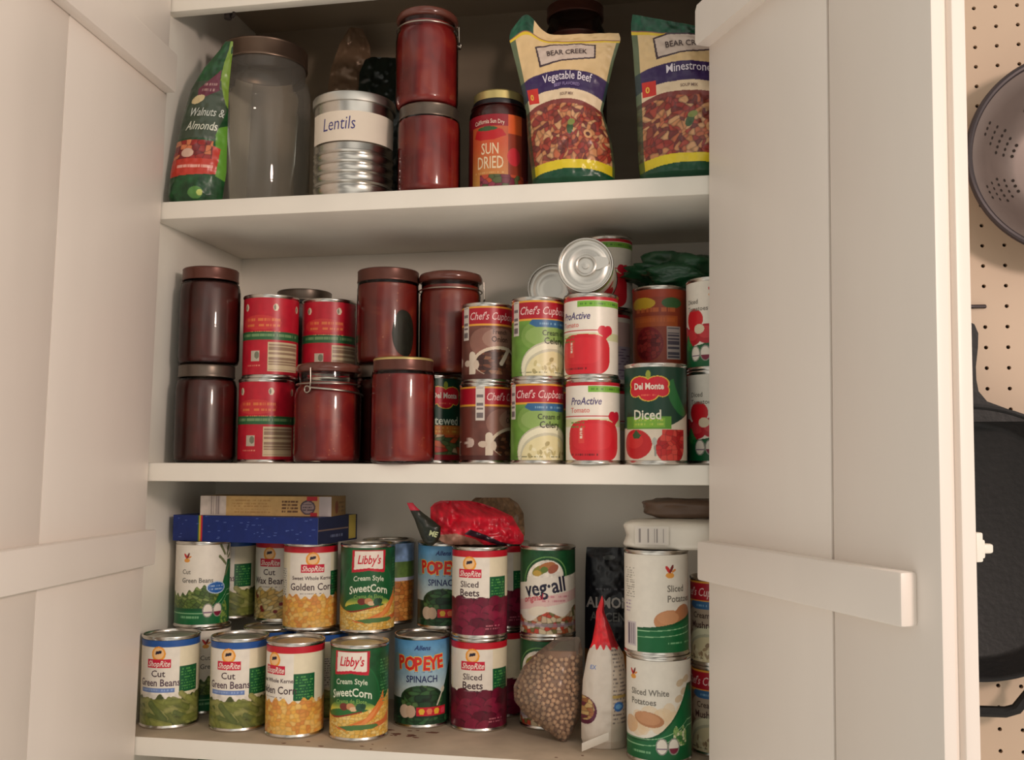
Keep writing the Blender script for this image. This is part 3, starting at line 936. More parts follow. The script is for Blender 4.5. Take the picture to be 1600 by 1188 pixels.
def art_celery(h, R):
    A = can_art(h, rgb(104, 146, 58), R)
    def body(A):
        A.mottle(A.W > -1, .1, 14)
        A.ell(-10, h - 44, 24, 18, rgb(142, 170, 90), a=.5); A.ell(6, h - 44, 34, 14, rgb(160, 182, 112), a=.5)
    soup(A, 0, body, [('Cream of', 10, h - 43.5, 9.5, rgb(50, 58, 40), .1), ('Celery', 10, h - 54, 11.5, rgb(48, 56, 38), .16)], bowl_art(rgb(226, 214, 166), rgb(232, 226, 196), (rgb(190, 176, 120), rgb(150, 136, 86), rgb(236, 230, 200))))
    return A
def art_mushroom(h, R):
    A = can_art(h, rgb(128, 104, 84), R)
    def body(A):
        A.mottle(A.W > -1, .12, 14)
        A.ell(4, h - 46, 34, 18, rgb(200, 184, 164), a=.6)
    soup(A, 0, body, [('Cream of', 2, h - 44, 10, rgb(70, 48, 40), .12), ('Mushroom', 4, h - 56, 11.5, rgb(70, 40, 40), .18)], bowl_art(rgb(214, 200, 160), rgb(216, 210, 178), (rgb(150, 120, 90), rgb(120, 90, 66), rgb(230, 220, 190))))
    return A
def art_onion(h, R):
    A = can_art(h, rgb(110, 66, 56), R)
    def body(A):
        A.mottle(A.W > -1, .14, 14)
        A.ell(-14, h - 46, 22, 18, rgb(170, 126, 110), a=.5); A.ell(8, h - 42, 26, 14, rgb(178, 146, 128), a=.5)
        A.rect(-95, 4, -58, h - 28, rgb(116, 58, 48))
        A.ell(-58, 22, 6.5, 6.5, rgb(214, 190, 176))
        A.barcode(-86, 5, -76, 24, horizontal=False, bg=rgb(210, 196, 180))
    def bowl(A):
        A.ell(6, 22, 36, 20, rgb(216, 196, 172)); A.ell(6, 20, 33, 18, rgb(92, 54, 42))
        A.cells(((A.U - 6) / 33) ** 2 + ((A.W - 20) / 18) ** 2 < 1, 8, 5, (rgb(92, 52, 40), rgb(120, 70, 50), rgb(70, 40, 34), rgb(140, 96, 70)), seed=5)
        A.capsule(8, 20, 20, 38, 3, rgb(216, 196, 176)); A.capsule(-32, 8, -32, 30, 5, rgb(218, 202, 182)); A.ell(-40, 20, 6, 4, rgb(210, 190, 170)); A.ell(-26, 18, 4, 6, rgb(210, 190, 170))
        A.put(A.W < 6, rgb(84, 44, 38))
    soup(A, 0, body, [('French', 6, h - 36, 8.5, rgb(60, 34, 30), .1), ('Onion', 6, h - 46, 10.5, rgb(60, 34, 30), .16)], bowl, blue=False)
    return A
def art_tomato_soup(h, R):
    A = can_art(h, WHITE, R)
    A.rect(-200, h - 4, 200, h, rgb(190, 30, 44))
    A.rect(-6, h - 12, 60, h - 4.5, rgb(120, 176, 60)); A.scribble(-2, h - 11, 56, h - 6, 1, rgb(70, 120, 40), seed=5)
    A.rect(-200, 40, 200, h - 44, rgb(214, 214, 168)); A.rect(-200, h - 41.2, 22, h - 40, rgb(190, 30, 44))
    A.ell(26, h - 41, 6.2, 6, rgb(206, 30, 54)); A.ell(34, h - 41, 6.2, 6, rgb(206, 30, 54)); A.poly([(20.5, h - 43), (39.5, h - 43), (30, h - 52)], rgb(206, 30, 54))
    A.put((np.abs((A.U - 1) / 35.0) ** 3.2 + np.abs((A.W - 23) / 25.0) ** 3.2) < 1, rgb(206, 34, 46))
    A.put((np.abs((A.U + 2) / 26.0) ** 3.2 + np.abs((A.W - 28) / 16) ** 3.2) < 1, rgb(214, 42, 52))
    A.rect(-18, 20, -11, 40, rgb(220, 70, 64)); A.rect(-16, 26, -13, 38, rgb(236, 210, 190)); A.scribble(-16, 28, -12, 36, 3, rgb(200, 50, 50), seed=3)
    A.scribble(-30, 4, 10, 9, 1, rgb(90, 20, 24), seed=5)
    A.scribble(-30, h - 56, -10, h - 46, 2, rgb(90, 140, 60), seed=7)
    A.text('ProActive', -30, h - 27, 12.5, rgb(86, 76, 122), bold=.16, shear=.25, align='LEFT', sx=.8)
    A.text('Tomato', -30, h - 36.5, 8.6, rgb(226, 130, 120), bold=.08, align='LEFT', sx=.95)
    A.rect(60, 5, 90, 50, rgb(190, 176, 190)); A.scribble(62, 8, 88, 48, 10, rgb(110, 90, 120), seed=4)
    A.rect(60, 50, 90, h - 10, rgb(196, 140, 140), .5)
    return A

def shield(A, u, v):
    for k, c in ((1.0, rgb(222, 186, 70)), (.88, rgb(206, 30, 48))):
        A.ell(u - 11, v + 5, 15 * k, 9.5 * k, c); A.ell(u + 11, v + 5, 15 * k, 9.5 * k, c); A.ell(u, v - 1, 25 * k, 10.5 * k, c); A.ell(u, v - 7, 13 * k, 9 * k, c); A.ell(u - 17, v - 3, 9 * k, 8 * k, c); A.ell(u + 17, v - 3, 9 * k, 8 * k, c)
    A.ell(u, v + 16, 3, 5, rgb(150, 160, 60))
    A.text('Del Monte', u, v - 1.5, 10.6, rgb(240, 224, 208), bold=.36, sx=.8)
    A.scribble(u - 9, v - 11, u + 9, v - 6, 1, rgb(236, 120, 90), seed=3)
def art_diced(h, R):
    A = can_art(h, rgb(22, 62, 46), R)
    A.put(A.below(lambda u: 38 + np.where(u > 20, (u - 20) * .45, 0)) & (np.abs(A.U) < 62), rgb(220, 206, 186))
    A.ell(40, h - 36, 14, 24, rgb(40, 110, 56), rot=30); A.ell(46, h - 30, 8, 26, rgb(22, 62, 46), rot=30)
    A.rect(-34, 37, 28, 52, rgb(96, 152, 52)); A.rect(-20, 39, 20, 50, rgb(126, 176, 56)); A.scribble(-18, 40, 18, 50, 2, rgb(190, 206, 90), seed=4)
    A.ell(-17, 19, 21, 17.5, rgb(192, 32, 36)); A.ell(-20, 23, 13, 9, rgb(206, 48, 46)); A.poly([(-22, 30), (-16, 36), (-10, 30), (-6, 34), (-12, 26), (-20, 26)], rgb(50, 84, 46))
    A.cells(((A.U - 28) / 20) ** 2 + ((A.W - 15) / 19) ** 2 < 1, 7, 6, (rgb(196, 40, 40), rgb(176, 28, 32), rgb(214, 70, 60)), seed=5, dark=.75)
    A.cells((A.U > 16) & (A.U < 48) & (A.W < 36) & (A.W > 16) & (A.U - 10 > (36 - A.W)), 7, 6, (rgb(196, 40, 40), rgb(176, 28, 32), rgb(214, 70, 60)), seed=5, dark=.75)
    A.capsule(7, 22, 8, 6, 1.2, rgb(150, 150, 140)); A.ell(7, 22, 3, 5, rgb(180, 180, 170))
    shield(A, 0, h - 25)
    A.text('Diced', -2, h - 62, 16, rgb(226, 222, 200), bold=.34, sx=.92)
    A.scribble(-16, h - 67, 14, h - 64.5, 1, rgb(130, 170, 110), seed=4)
    return A
def art_stewed(h, R):
    A = can_art(h, rgb(22, 62, 46), R)
    A.rect(-200, 34, 200, 46, rgb(206, 120, 50)); A.scribble(-24, 36, 24, 45, 2, rgb(226, 190, 90), seed=4)
    A.cells(A.W < 34, 12, 8, (rgb(190, 60, 44), rgb(96, 116, 70), rgb(206, 96, 54), rgb(216, 190, 150), rgb(70, 96, 60)), seed=6, line=.2, warp=.5)
    A.put(A.W < 7, rgb(150, 30, 40))
    shield(A, 0, h - 25)
    A.text('Stewed', 0, h - 62, 16, rgb(210, 220, 200), bold=.3, sx=.92)
    return A
def art_red(h, R):
    A = can_art(h, rgb(186, 26, 46), R)
    A.mottle(A.W > -1, .07, 12)
    A.rect(-200, 47, 200, 58, rgb(44, 96, 56)); A.scribble(-46, 49, 46, 57, 1, rgb(130, 160, 110), seed=6, fill=.7)
    for u in (-38, 6, 42):
        A.ell(u, h - 13, 3.6, 5, rgb(222, 204, 176)); A.ell(u - 1.4, h - 13, 1.4, 4, rgb(120, 110, 90))
    A.ell(-16, h - 34, 30, 10, rgb(206, 64, 56), a=.7); A.scribble(-36, h - 42, 12, h - 26, 2, rgb(222, 130, 70), seed=8, fill=.6)
    A.scribble(-30, h - 48, 16, h - 45, 1, rgb(226, 150, 90), seed=5)
    A.barcode(-4, 4, 44, 44, bg=rgb(206, 186, 150), fg=rgb(150, 122, 98))
    A.rect(-28, 18, -15, 32, rgb(190, 178, 160)); A.ell(-19, 26, 3.6, 5, rgb(120, 120, 100)); A.scribble(-34, 10, -14, 14, 1, rgb(230, 160, 130), seed=2)
    return A
def art_orange(h, R):
    A = can_art(h, rgb(150, 62, 38), R)
    A.rect(-200, h - 10, 200, h, rgb(168, 66, 40)); A.ell(-26, h - 18, 20, 8, rgb(206, 170, 50)); A.ell(16, h - 18, 14, 7, rgb(60, 100, 56))
    A.scribble(-36, 58, 20, 84, 2, rgb(206, 110, 60), seed=4, fill=.75); A.rect(-40, 56, 24, 70, rgb(196, 100, 44), .7)
    A.ell(-16, 34, 20, 22, rgb(132, 28, 34)); A.cells(((A.U + 16) / 18) ** 2 + ((A.W - 33) / 19) ** 2 < 1, 6, 5, (rgb(136, 34, 38), rgb(156, 50, 46), rgb(110, 24, 30)), seed=4)
    A.barcode(8, 14, 28, 56, bg=rgb(186, 172, 166), fg=rgb(90, 84, 96)); A.rect(-200, 0, 200, 6, rgb(60, 36, 60))
    return A
# ------------------------------------------------------------------ cans
CACHE = {}
def cyl(R, z0):
    def f(u, v, l):
        a = np.asarray(u) / R
        return np.stack([(R + l) * np.sin(a), -(R + l) * np.cos(a), np.asarray(v) + z0 + 0 * a], -1)
    return f
def art_mesh(name, art, surf, mat, smooth=True):
    V, F, C = art.build(surf)
    return mesh_np(name, V, F, [mat], None, C, smooth, None)
def can_meshes(style, art_fn, R, H):
    if style not in CACHE:
        Rb = R - 1.1
        b = MB()
        b.lathe([(0, 2.6), (R - 5, 2.6), (R - 3.2, 0.3), (R - 0.6, 0), (R, 1.2), (R - .1, 3), (Rb, 4.2), (Rb, H - 4.2), (R - .1, H - 3), (R, H - 1.2), (R - .6, H), (R - 1.8, H), (R - 2.6, H - 1.2), (R - 3.0, H - 3.4), (R - 4, H - 3.4)], 64)
        body = b.mesh('body', STEEL, sharp=50)
        b = MB()
        b.lathe([(R - 3.1, H - 3.2), (R - 4.5, H - 4.4), (R - 8, H - 4.4), (R - 9, H - 3.5), (R - 15, H - 3.5), (R - 16, H - 4.1), (R - 22, H - 4.1), (0, H - 4.0)], 64)
        lid = b.mesh('lid', LIDSTEEL, sharp=50)
        lab = art_mesh('paper_label', art_fn(H - 9.6, Rb + .3), cyl(Rb + .3, 4.8), PAPER)
        CACHE[style] = (body, lid, lab)
    return CACHE[style]
def can(style, art_fn, x, y, z, rot, label, name='food_can', cat='can', R=38.2, H=119.0, group=None, tilt=None):
    body, lid, lab = can_meshes(style, art_fn, R, H)
    t = thing(name, label, cat, (x, y, z + 0.2), tilt or (0, 0, rot), group)
    obj('body', body, t)
    obj('paper_label', lab, t)
    obj('lid', lid, t)
    return t
CX, CY = 687.4, -1196.7
def facing(x, y, d=0.0):
    """turn of a label that looks back to where the photographer stood, plus d degrees"""
    return math.degrees(math.atan2(CX - x, y - CY)) + d

# ------------------------------------------------------------------ jars
def glass_jar(name, label, x, y, z, R, H, neck, fill, lid='metal', lidmat=None, cat='jar', shoulder=0.74, rot=0, glass=None, level=0.84, bail=False, bandmat=None):
    t = thing(name, label, cat, (x, y, z + 0.2), (0, 0, rot))
    s, lz = shoulder * H, (H - 17 if lid != 'glass' else 0.90 * H) if fill is not None else H - 26
    prof = [(0, 1.5), (R * .78, 1.0), (R * .88, 0), (R * .96, 2.5), (R, 9), (R, s), (R * .985, s + .03 * H), ((R + neck) / 2 + 1, s + .075 * H), (neck + .8, s + .10 * H), (neck, s + .12 * H), (neck, lz), (neck, H - 3)]
    b = MB(); b.lathe(prof, 64)
    obj('glass', b.mesh('glass', glass or JARGLASS, sharp=60), t)
    if fill is not None:
        lv = level * H
        b = MB()
        p2 = [(0, 3), (R * .86, 3), (R * .95, 5), (R - 1.6, 11), (R - 1.6, s), (R * .985 - 1.8, s + .03 * H), ((R + neck) / 2 - .8, s + .075 * H), (neck - 1.2, s + .11 * H)]
        p2 = [p for p in p2 if p[1] < lv] + [(neck - 1.4 if lv > s + .1 * H else R - 2, lv), (0, lv)]
        b.lathe(p2, 64)
        obj('contents', b.mesh('contents', fill, sharp=60), t)
    if lid == 'metal':
        b = MB(); b.lathe([(neck + .6, lz), (neck + 2.8, lz), (neck + 3.2, lz + 1.5), (neck + 2.6, lz + 3), (neck + 2.6, H - 3.4)], 64)
        obj('lid_band', b.mesh('lid_band', bandmat or lidmat or BRONZE, sharp=50), t)
        b = MB(); b.lathe([(neck + 2.6, H - 3.4), (neck + 2.8, H - 1.6), (neck + 1.4, H - .2), (neck - 3, H), (neck - 6, H - .2), (neck - 9, H - .9), (0, H - .9)], 64)
        obj('lid_disc', b.mesh('lid_disc', lidmat or BRONZE, sharp=50), t)
    elif lid == 'glass':
        b = MB(); b.lathe([(0, lz), (neck + 1.5, lz), (neck + 3.8, lz + 1.5), (neck + 4, lz + .05 * H), (neck + 2, H - 3), (neck - 6, H - .6), (neck - 12, H - 1.5), (0, H - 1.2)], 64)
        obj('glass_lid', b.mesh('glass_lid', lidmat or AMBER, sharp=60), t)
    if bail:
        zc = .80 * H
        b = MB()
        rw = neck + 3.4
        b.tube([(rw * math.cos(a), rw * math.sin(a), s + .12 * H) for a in np.linspace(0, 2 * math.pi, 49)[:-1]], 1.0, 6, closed=True)
        a0, a1 = bail
        pts = []
        for k in range(15):
            q = k / 14
            a = math.radians(a0 + (a1 - a0) * q)
            rr = rw + 3.5 + 9 * min(1, q * 0 + 1) * 0
            pts.append((rr * math.cos(a) * 1.0, rr * math.sin(a), zc - .065 * H - q * .06 * H))
        b.tube(pts, 1.25, 6)
        cxp, cyp, czp = pts[0]
        ta = math.radians(a0)
        tx, ty = -math.sin(ta), math.cos(ta)
        b.tube([(cxp + tx * (4.2 * math.cos(w) - 3.5), cyp + ty * (4.2 * math.cos(w) - 3.5), czp + 4.2 * math.sin(w) - 2) for w in np.linspace(0, 2 * math.pi, 17)[:-1]], 1.2, 6, closed=True)
        b.tube([(cxp, cyp, czp), (cxp - tx * -1.5, cyp - ty * -1.5, czp + 9), (cxp * .98, cyp * .98, H * .93)], 1.0, 6)
        obj('wire_bail', b.mesh('wire_bail', WIRE, sharp=60), t)
    return t

# ------------------------------------------------------------------ soft bags
class Pouch:
    """bag standing in its own x-z plane; outline rows are (z, x left, x right, half thickness)"""
    def __init__(s, rows, crumple=1.2, seed=1, power=2.4, top=None, lean=0.0):
        r = np.array(rows, float)
        s.z, s.xl, s.xr, s.t = r.T
        s.crumple, s.seed, s.power, s.top, s.lean = crumple, seed, power, top, lean
        s.W = float(np.max(s.xr - s.xl))
        s.H = float(s.z[-1])
    def point(s, sx, v, side, lift):
        sx = np.clip(sx, -1, 1)
        v = np.asarray(v, float)
        xl, xr, t = np.interp(v, s.z, s.xl), np.interp(v, s.z, s.xr), np.interp(v, s.z, s.t)
        x = xl + (xr - xl) * (sx + 1) / 2
        bulge = (1 - np.abs(sx) ** s.power) ** 0.8
        n = vnoise(x / 16 + 40, v / 18 + 40, s.seed) - .5 + .5 * (vnoise(x / 6 + 9, v / 7 + 70, s.seed + 2) - .5)
        edge = np.clip((1 - np.abs(sx)) * 6, 0, 1)
        y = side * (t * bulge + s.crumple * n * 2 * edge + lift)
        z = v.copy()
        if s.top is not None:
            f = np.clip((v / s.H - .72) / .28, 0, 1) ** 1.4
            z = z + f * s.top(sx)
        y = y + s.lean * z
        return np.stack([x, y, z], -1)
    def surf(s, side):
        def f(u, v, l): return s.point(np.asarray(u) / (s.W / 2) * (1 if side < 0 else -1), v, side, l)
        return f
    def art(s, base, step=0.9): return Art(-s.W / 2, s.W / 2, s.H, base, step)
    def mesh(s, name, front, back_col, mat):
        V1, F1, C1 = front.build(s.surf(-1))
        bk = Art(-s.W / 2, s.W / 2, s.H, back_col, 3.0)
        V2, F2, C2 = bk.build(s.surf(1))
        n = len(V1)
        # close the foot
        me = mesh_np(name, np.concatenate([V1, V2]), F1 + [tuple(i + n for i in f) for f in F2], [mat], None, np.concatenate([C1, C2]), True, None)
        return me

def lump(name, w, d, h, mat, seed, rough=0.12, n=(28, 20), flat=0.35, boxy=2.6):
    """crumpled soft package, flat underneath"""
    V, F = [], []
    nu, nv = n
    for j in range(nv + 1):
        ph = -math.pi / 2 + math.pi * j / nv
        for i in range(nu):
            th = 2 * math.pi * i / nu
            sg = lambda c: math.copysign(abs(c) ** (2 / boxy), c)
            x, y, z = sg(math.cos(ph)) * sg(math.cos(th)), sg(math.cos(ph)) * sg(math.sin(th)), sg(math.sin(ph))
            k = 1 + rough * 2 * (float(vnoise(np.array(x * 2.1 + z * 1.3 + 20), np.array(y * 2.1 + z * 1.7 + 20), seed)) - .5)
            k += rough * (float(vnoise(np.array(x * 6 + z * 4 + 20), np.array(y * 6 - z * 4 + 20), seed + 3)) - .5)
            zz = z * k
            zz = max(zz, -.86)
            V.append((x * k * w / 2, y * k * d / 2, (zz + .86) * h / 1.86))
    for j in range(nv):
        for i in range(nu):
            k = (i + 1) % nu
            F.append((j * nu + i, j * nu + k, (j + 1) * nu + k, (j + 1) * nu + i))
    return mesh_np(name, V, F, [mat], None, None, True, None)

def carton(name, label, cat, x, y, z, rot, w, d, h, front, side, base, mat=None):
    """printed card box, front towards -y"""
    t = thing(name, label, cat, (x, y, z + .2), (0, 0, rot))
    Vs, Fs, Cs, n = [], [], [], 0
    def add(A, surf):
        nonlocal n
        V, F, C = A.build(surf)
        Vs.append(V); Cs.append(C); Fs.extend(tuple(i + n for i in f) for f in F); n += len(V)
    A = Art(-w / 2, w / 2, h, base, .9); front(A)
    add(A, lambda u, v, l: np.stack([u, -d / 2 - l + 0 * u, v], -1))
    A = Art(-d / 2, d / 2, h, base, .9); side(A)
    add(A, lambda u, v, l: np.stack([w / 2 + l + 0 * u, u, v], -1))
    add(Art(-d / 2, d / 2, h, base, 12), lambda u, v, l: np.stack([-w / 2 + 0 * u, -u, v], -1))
    add(Art(-w / 2, w / 2, h, base, 12), lambda u, v, l: np.stack([-u, d / 2 + 0 * u, v], -1))
    add(Art(-w / 2, w / 2, d, base, 8), lambda u, v, l: np.stack([u, v - d / 2, h + 0 * u], -1))
    add(Art(-w / 2, w / 2, d, base, 8), lambda u, v, l: np.stack([-u, v - d / 2, 0 * u], -1))
    obj('box', mesh_np('box', np.concatenate(Vs), Fs, [mat or CARD], None, np.concatenate(Cs), False, None), t)
    return t
# ------------------------------------------------------------------ bottom shelf: two layers of cans
S3, HC = -348.5, 119.4
U3 = S3 + HC
for style, fn, x, y, z, d, label in (
    ('beans', art_green_beans, -23, 70, S3, -25, 'green beans can with blue stripe, front corner against the left side of the bottom shelf'),
    ('beans', art_green_beans, 74, 76, S3, -23, 'green beans can with blue stripe standing left of the lower golden corn can'),
    ('corn', art_corn, 159, 63, S3, -46, 'golden corn can with red stripe and green panel, in the front row'),
    ('creamcorn', art_cream_corn, 246, 66, S3, -17, 'green cream style sweetcorn can standing on the bottom shelf board'),
    ('spinach', art_spinach, 308, 143, S3, -3, 'blue spinach can with big red letters standing on the bottom shelf board'),
    ('beets', art_beets, 388, 141, S3, -14, 'sliced beets can with red stripe standing on the bottom shelf board'),
    ('vegall', art_vegall, 477, 168, S3, -22, 'mixed vegetable can half hidden behind the bag of dried peas'),
    ('whitebeans', art_white_beans, -18, 150, S3, 40, 'white can glimpsed between the two lower green beans cans'),
    ('beans', art_green_beans, 82, 156, S3, -100, 'can in the second row whose lid shows above the right lower green beans can'),
    ('beans', art_green_beans, 160, 150, S3, 90, 'can under the upper golden corn can, only its blue rim showing'),
    ('whitebeans', art_white_beans, -18, 142, U3, 0, 'white cut green beans can with green swoosh, under the blue box at far left'),
    ('beans', art_green_beans, -14, 222, U3, -36, 'blue striped green beans can half hidden behind the white green beans can'),
    ('wax', art_wax, 69, 216, U3, -28, 'cut wax beans can with dull red stripe, half hidden behind the upper golden corn can'),
    ('corn', art_corn, 142, 150, U3, 4, 'golden corn can in the upper layer, under the right end of the blue box'),
    ('creamcorn', art_cream_corn, 227, 148, U3, 2, 'green cream style sweetcorn can stacked in the upper layer'),
    ('sky', art_sky, 232, 225.4, U3, 40, 'can with sky blue and orange label peeping out behind the upper sweetcorn can'),
    ('spinach', art_spinach, 322, 204, U3, -6, 'blue spinach can in the upper layer, partly hidden by the upper beets can'),
    ('beets', art_beets, 388, 141, U3, -22, 'sliced beets can with red stripe stacked on another beets can, under the red bag'),
    ('beets', art_beets, 404, 222, U3, -20, 'sliced beets can mostly hidden behind the upper front beets can'),
    ('beets', art_beets, 404, 222, S3, -110, 'can with white ingredients panel showing behind the lower beets can'),
    ('vegall', art_vegall, 477, 168, U3, -4, 'mixed vegetable can with dark slanted lettering, stacked in the upper layer'),
):
    can(style, fn, x, y, z, facing(x, y, d), label, group=None)
can('potatoes', art_potatoes, 631, 47, S3, facing(631, 47, -4), 'sliced white potatoes can, lower of the two at the right on the bottom shelf', R=39.2, H=123)
can('slicedpotatoes', art_sliced_potatoes, 629, 47, S3 + 123.4, facing(629, 47, 0), 'sliced potatoes can on top, with the white wrapped pack lying on it', R=39.2, H=123)
for k, (z, lab) in enumerate(((S3, 'cream of mushroom soup can, lower one beside the right door'), (S3 + 106, 'cream of mushroom soup can, upper one beside the right door'))):
    can('mushroom', art_mushroom, 702, 84, z, facing(702, 84, -24 - 8 * k), lab, name='soup_can', R=33.5, H=105.6)

# boxes lying over the cans
def blue_front(A):
    A.mottle(A.W > -1, .06, 10)
    A.C[:] = A.C
    for k, c in ((-74, rgb(60, 110, 60)), (-72, rgb(206, 170, 50)), (-69.5, rgb(196, 40, 60))): A.rect(k, 0, k + 2.6, 60, c)
    rnd = random.Random(3)
    for k in range(46):
        u, v = rnd.uniform(-110, 110), rnd.uniform(3, 36)
        A.rect(u, v, u + rnd.uniform(1.5, 5), v + .9, rgb(84, 104, 170))
def blue_side(A):
    A.C[:] = rgb(28, 36, 66)
    A.rect(32, 2, 54, 38, rgb(170, 152, 70))
    A.rect(-60, 18, 30, 19.2, rgb(120, 100, 90)); A.scribble(-24, 6, 16, 13, 1, rgb(130, 140, 170), seed=5)
    A.rect(-60, 0, -58, 60, rgb(130, 140, 150))
zb = U3 + HC
carton('pasta_box', 'long dark blue box lying across the cans at far left of the bottom shelf', 'box', 69, 160, zb, -7, 230, 116, 36, blue_front, blue_side, rgb(24, 44, 112))
def tan_front(A):
    A.rect(-100, 0, -58, 60, rgb(206, 192, 182))
    A.barcode(-84, 0, -66, 30, horizontal=False, bg=rgb(200, 186, 176), fg=rgb(150, 136, 134))
    A.rect(-58, 0, 52, 60, rgb(196, 160, 104)); A.mottle(A.W > -1, .06, 8)
    A.scribble(-50, 3, 8, 23, 5, rgb(170, 128, 76), seed=3)
    A.scribble(24, 4, 48, 22, 4, rgb(80, 48, 36), seed=5, fill=.75)
    A.rect(52, 0, 78, 60, rgb(190, 150, 100)); A.ell(62, 12, 11, 10, rgb(70, 60, 74)); A.ell(62, 12, 9, 8, rgb(150, 130, 130)); A.scribble(55, 7, 70, 18, 3, rgb(60, 50, 60), seed=8)
    A.rect(60, 21, 76, 30, rgb(176, 40, 50)); A.rect(66, 0, 76, 5, rgb(176, 40, 50))
    A.rect(78, 0, 110, 60, rgb(176, 166, 166))
def tan_side(A):
    A.C[:] = rgb(140, 110, 66)
    A.ell(-8, 12, 7, 9, rgb(120, 60, 40)); A.scribble(0, 3, 26, 21, 3, rgb(96, 70, 44), seed=4)
carton('cracker_box', 'flat tan box with barcode lying on top of the blue box', 'box', 86, 146, zb + 36.4, 2, 192, 62, 27, tan_front, tan_side, rgb(176, 146, 100))

# red bag crumpled on the beets
t = thing('snack_bag', 'crumpled red and black bag lying on top of the upper beets can', 'bag', (384, 150, zb + .5), (0, 0, 14))
rp = Pouch([(0, -44, 58, 14), (4, -52, 62, 20), (12, -58, 62, 27), (24, -64, 54, 26), (38, -66, 46, 20), (50, -66, 20, 9), (56, -60, 2, 3), (59, -52, -14, 1)], crumple=7, seed=4, power=2.0)
A = rp.art(rgb(206, 26, 50), .8)
A.mottle(A.W > -1, .22, 7)
A.poly([(-70, 0), (-60, 12), (-30, 16), (-8, 8), (0, 0)], rgb(176, 130, 112))
A.poly([(-20, 16), (-8, 22), (4, 16), (26, 4), (50, -1), (20, 0), (4, 6)], rgb(46, 26, 40))
obj('bag', rp.mesh('bag', A, rgb(176, 30, 44), FILM), t)
bp = Pouch([(0, -3, 4, 1), (5, -8, 10, 4), (12, -12, 14, 6), (25, -17, 15, 7), (34, -20, 4, 5), (44, -25, -10, 3), (52, -29, -19, 1.5), (57, -31, -23, .6)], crumple=1.2, seed=7, power=2.2)
A = bp.art(rgb(26, 32, 22), .8)
A.put(A.W > 47, rgb(196, 40, 64))
A.mottle(A.W < 47, .3, 8)
A.text('ME', 4, 13, 10, rgb(190, 198, 150), bold=.35, rot=-14, shear=.2, lift=1.4)
o = obj('bag_corner', bp.mesh('bag_corner', A, rgb(24, 28, 20), FILM), t)
o.location = Vector((-66, -26, 0)) * MM
np2 = Pouch([(0, -40, 40, 10), (10, -44, 46, 16), (40, -44, 44, 14), (54, -34, 36, 6), (62, -24, 24, 1)], crumple=3, seed=17, power=2.2)
A = np2.art(rgb(140, 112, 84), 1.4)
A.mottle(A.W > -1, .3, 4)
o = obj('net_end', np2.mesh('net_end', A, rgb(130, 104, 80), FILM), t)
o.location = Vector((20, 36, 0)) * MM

# clear bag of dried peas leaning on the lower mixed vegetable can
t = thing('bag_of_dried_peas', 'clear plastic bag of tan dried peas slumped on the bottom shelf', 'bag of peas', (492, 84, S3 + .3), (-6, 0, 6))
rows = [(0, 14, 22, 5), (12, -4, 30, 13), (30, -30, 38, 21), (48, -45, 42, 25), (66, -46, 43, 27), (90, -34, 42, 23), (110, -14, 42, 15), (122, 2, 40, 7), (128, 8, 38, 2)]
fp = Pouch(rows, crumple=.8, seed=3, power=2.2)
obj('film', fp.mesh('film', fp.art((1, 1, 1), 2.4), (1, 1, 1), CLEARFILM), t)
inner = Pouch([(z, a + 4, b_ - 4, max(1, th - 4.5)) for z, a, b_, th in rows], crumple=.3, seed=3, power=2.2)
rnd = random.Random(12)
def ico():
    import bmesh
    bm = bmesh.new()
    bmesh.ops.create_icosphere(bm, subdivisions=1, radius=1)
    r = [tuple(v.co) for v in bm.verts], [tuple(v.index for v in f.verts) for f in bm.faces]
    bm.free()
    return r
IV, IF = ico()
b = MB()
pts = []
for side in (-1, 1):
    tries = 0
    while tries < 9000:
        tries += 1
        sx, v = rnd.uniform(-.93, .93), rnd.uniform(4, 104)
        p = inner.point(np.array([sx]), np.array([v]), side, 0)[0]
        if any((p[0] - q[0]) ** 2 + (p[1] - q[1]) ** 2 + (p[2] - q[2]) ** 2 < 30 for q in pts): continue
        pts.append(p)
for p in pts:
    r = rnd.uniform(2.9, 3.5)
    b.add([(p[0] + x * r, p[1] + y * r, p[2] + z * r) for x, y, z in IV], IF)
obj('peas', b.mesh('peas', PEA, sharp=None), t, kind='stuff')
core = Pouch([(z, a + 8, b_ - 8, max(.5, th - 8)) for z, a, b_, th in rows[:-2]], crumple=.2, seed=3, power=2.2)
obj('pea_fill', core.mesh('pea_fill', core.art(rgb(150, 112, 84), 3), rgb(150, 112, 84), CARD), t)

# white bag with the red gathered top
wp = Pouch([(0, -24, 28, 12), (10, -27, 29, 19), (40, -27, 30, 21), (80, -25, 30, 19), (112, -19, 26, 14), (128, -13, 17, 8), (150, -9, 8, 5), (164, -8, 2, 4), (178, -3, 2, 1.5), (184, -1, 0, .6)], crumple=1.4, seed=8, power=2.6)
A = wp.art(rgb(226, 214, 200), .7)
A.put(A.U > 8, rgb(206, 190, 172))
A.scribble(10, 30, 26, 126, 20, rgb(110, 100, 100), seed=5)
A.ell(17, 52, 6, 6, rgb(54, 110, 180)); A.ell(17, 52, 4, 3, rgb(110, 170, 220)); A.rect(9, 62, 26, 66, rgb(190, 160, 90))
A.put((A.W > 122 + 3 * np.sin(A.U * .5)), rgb(222, 34, 44)); A.put((A.W > 122) & (A.U > 12), rgb(150, 20, 32))
A.mottle(A.W > 122, .18, 7)
A.put((((A.U + 27) / 17) ** 2 + ((A.W - 46) / 17) ** 2 < 1), rgb(96, 30, 62))
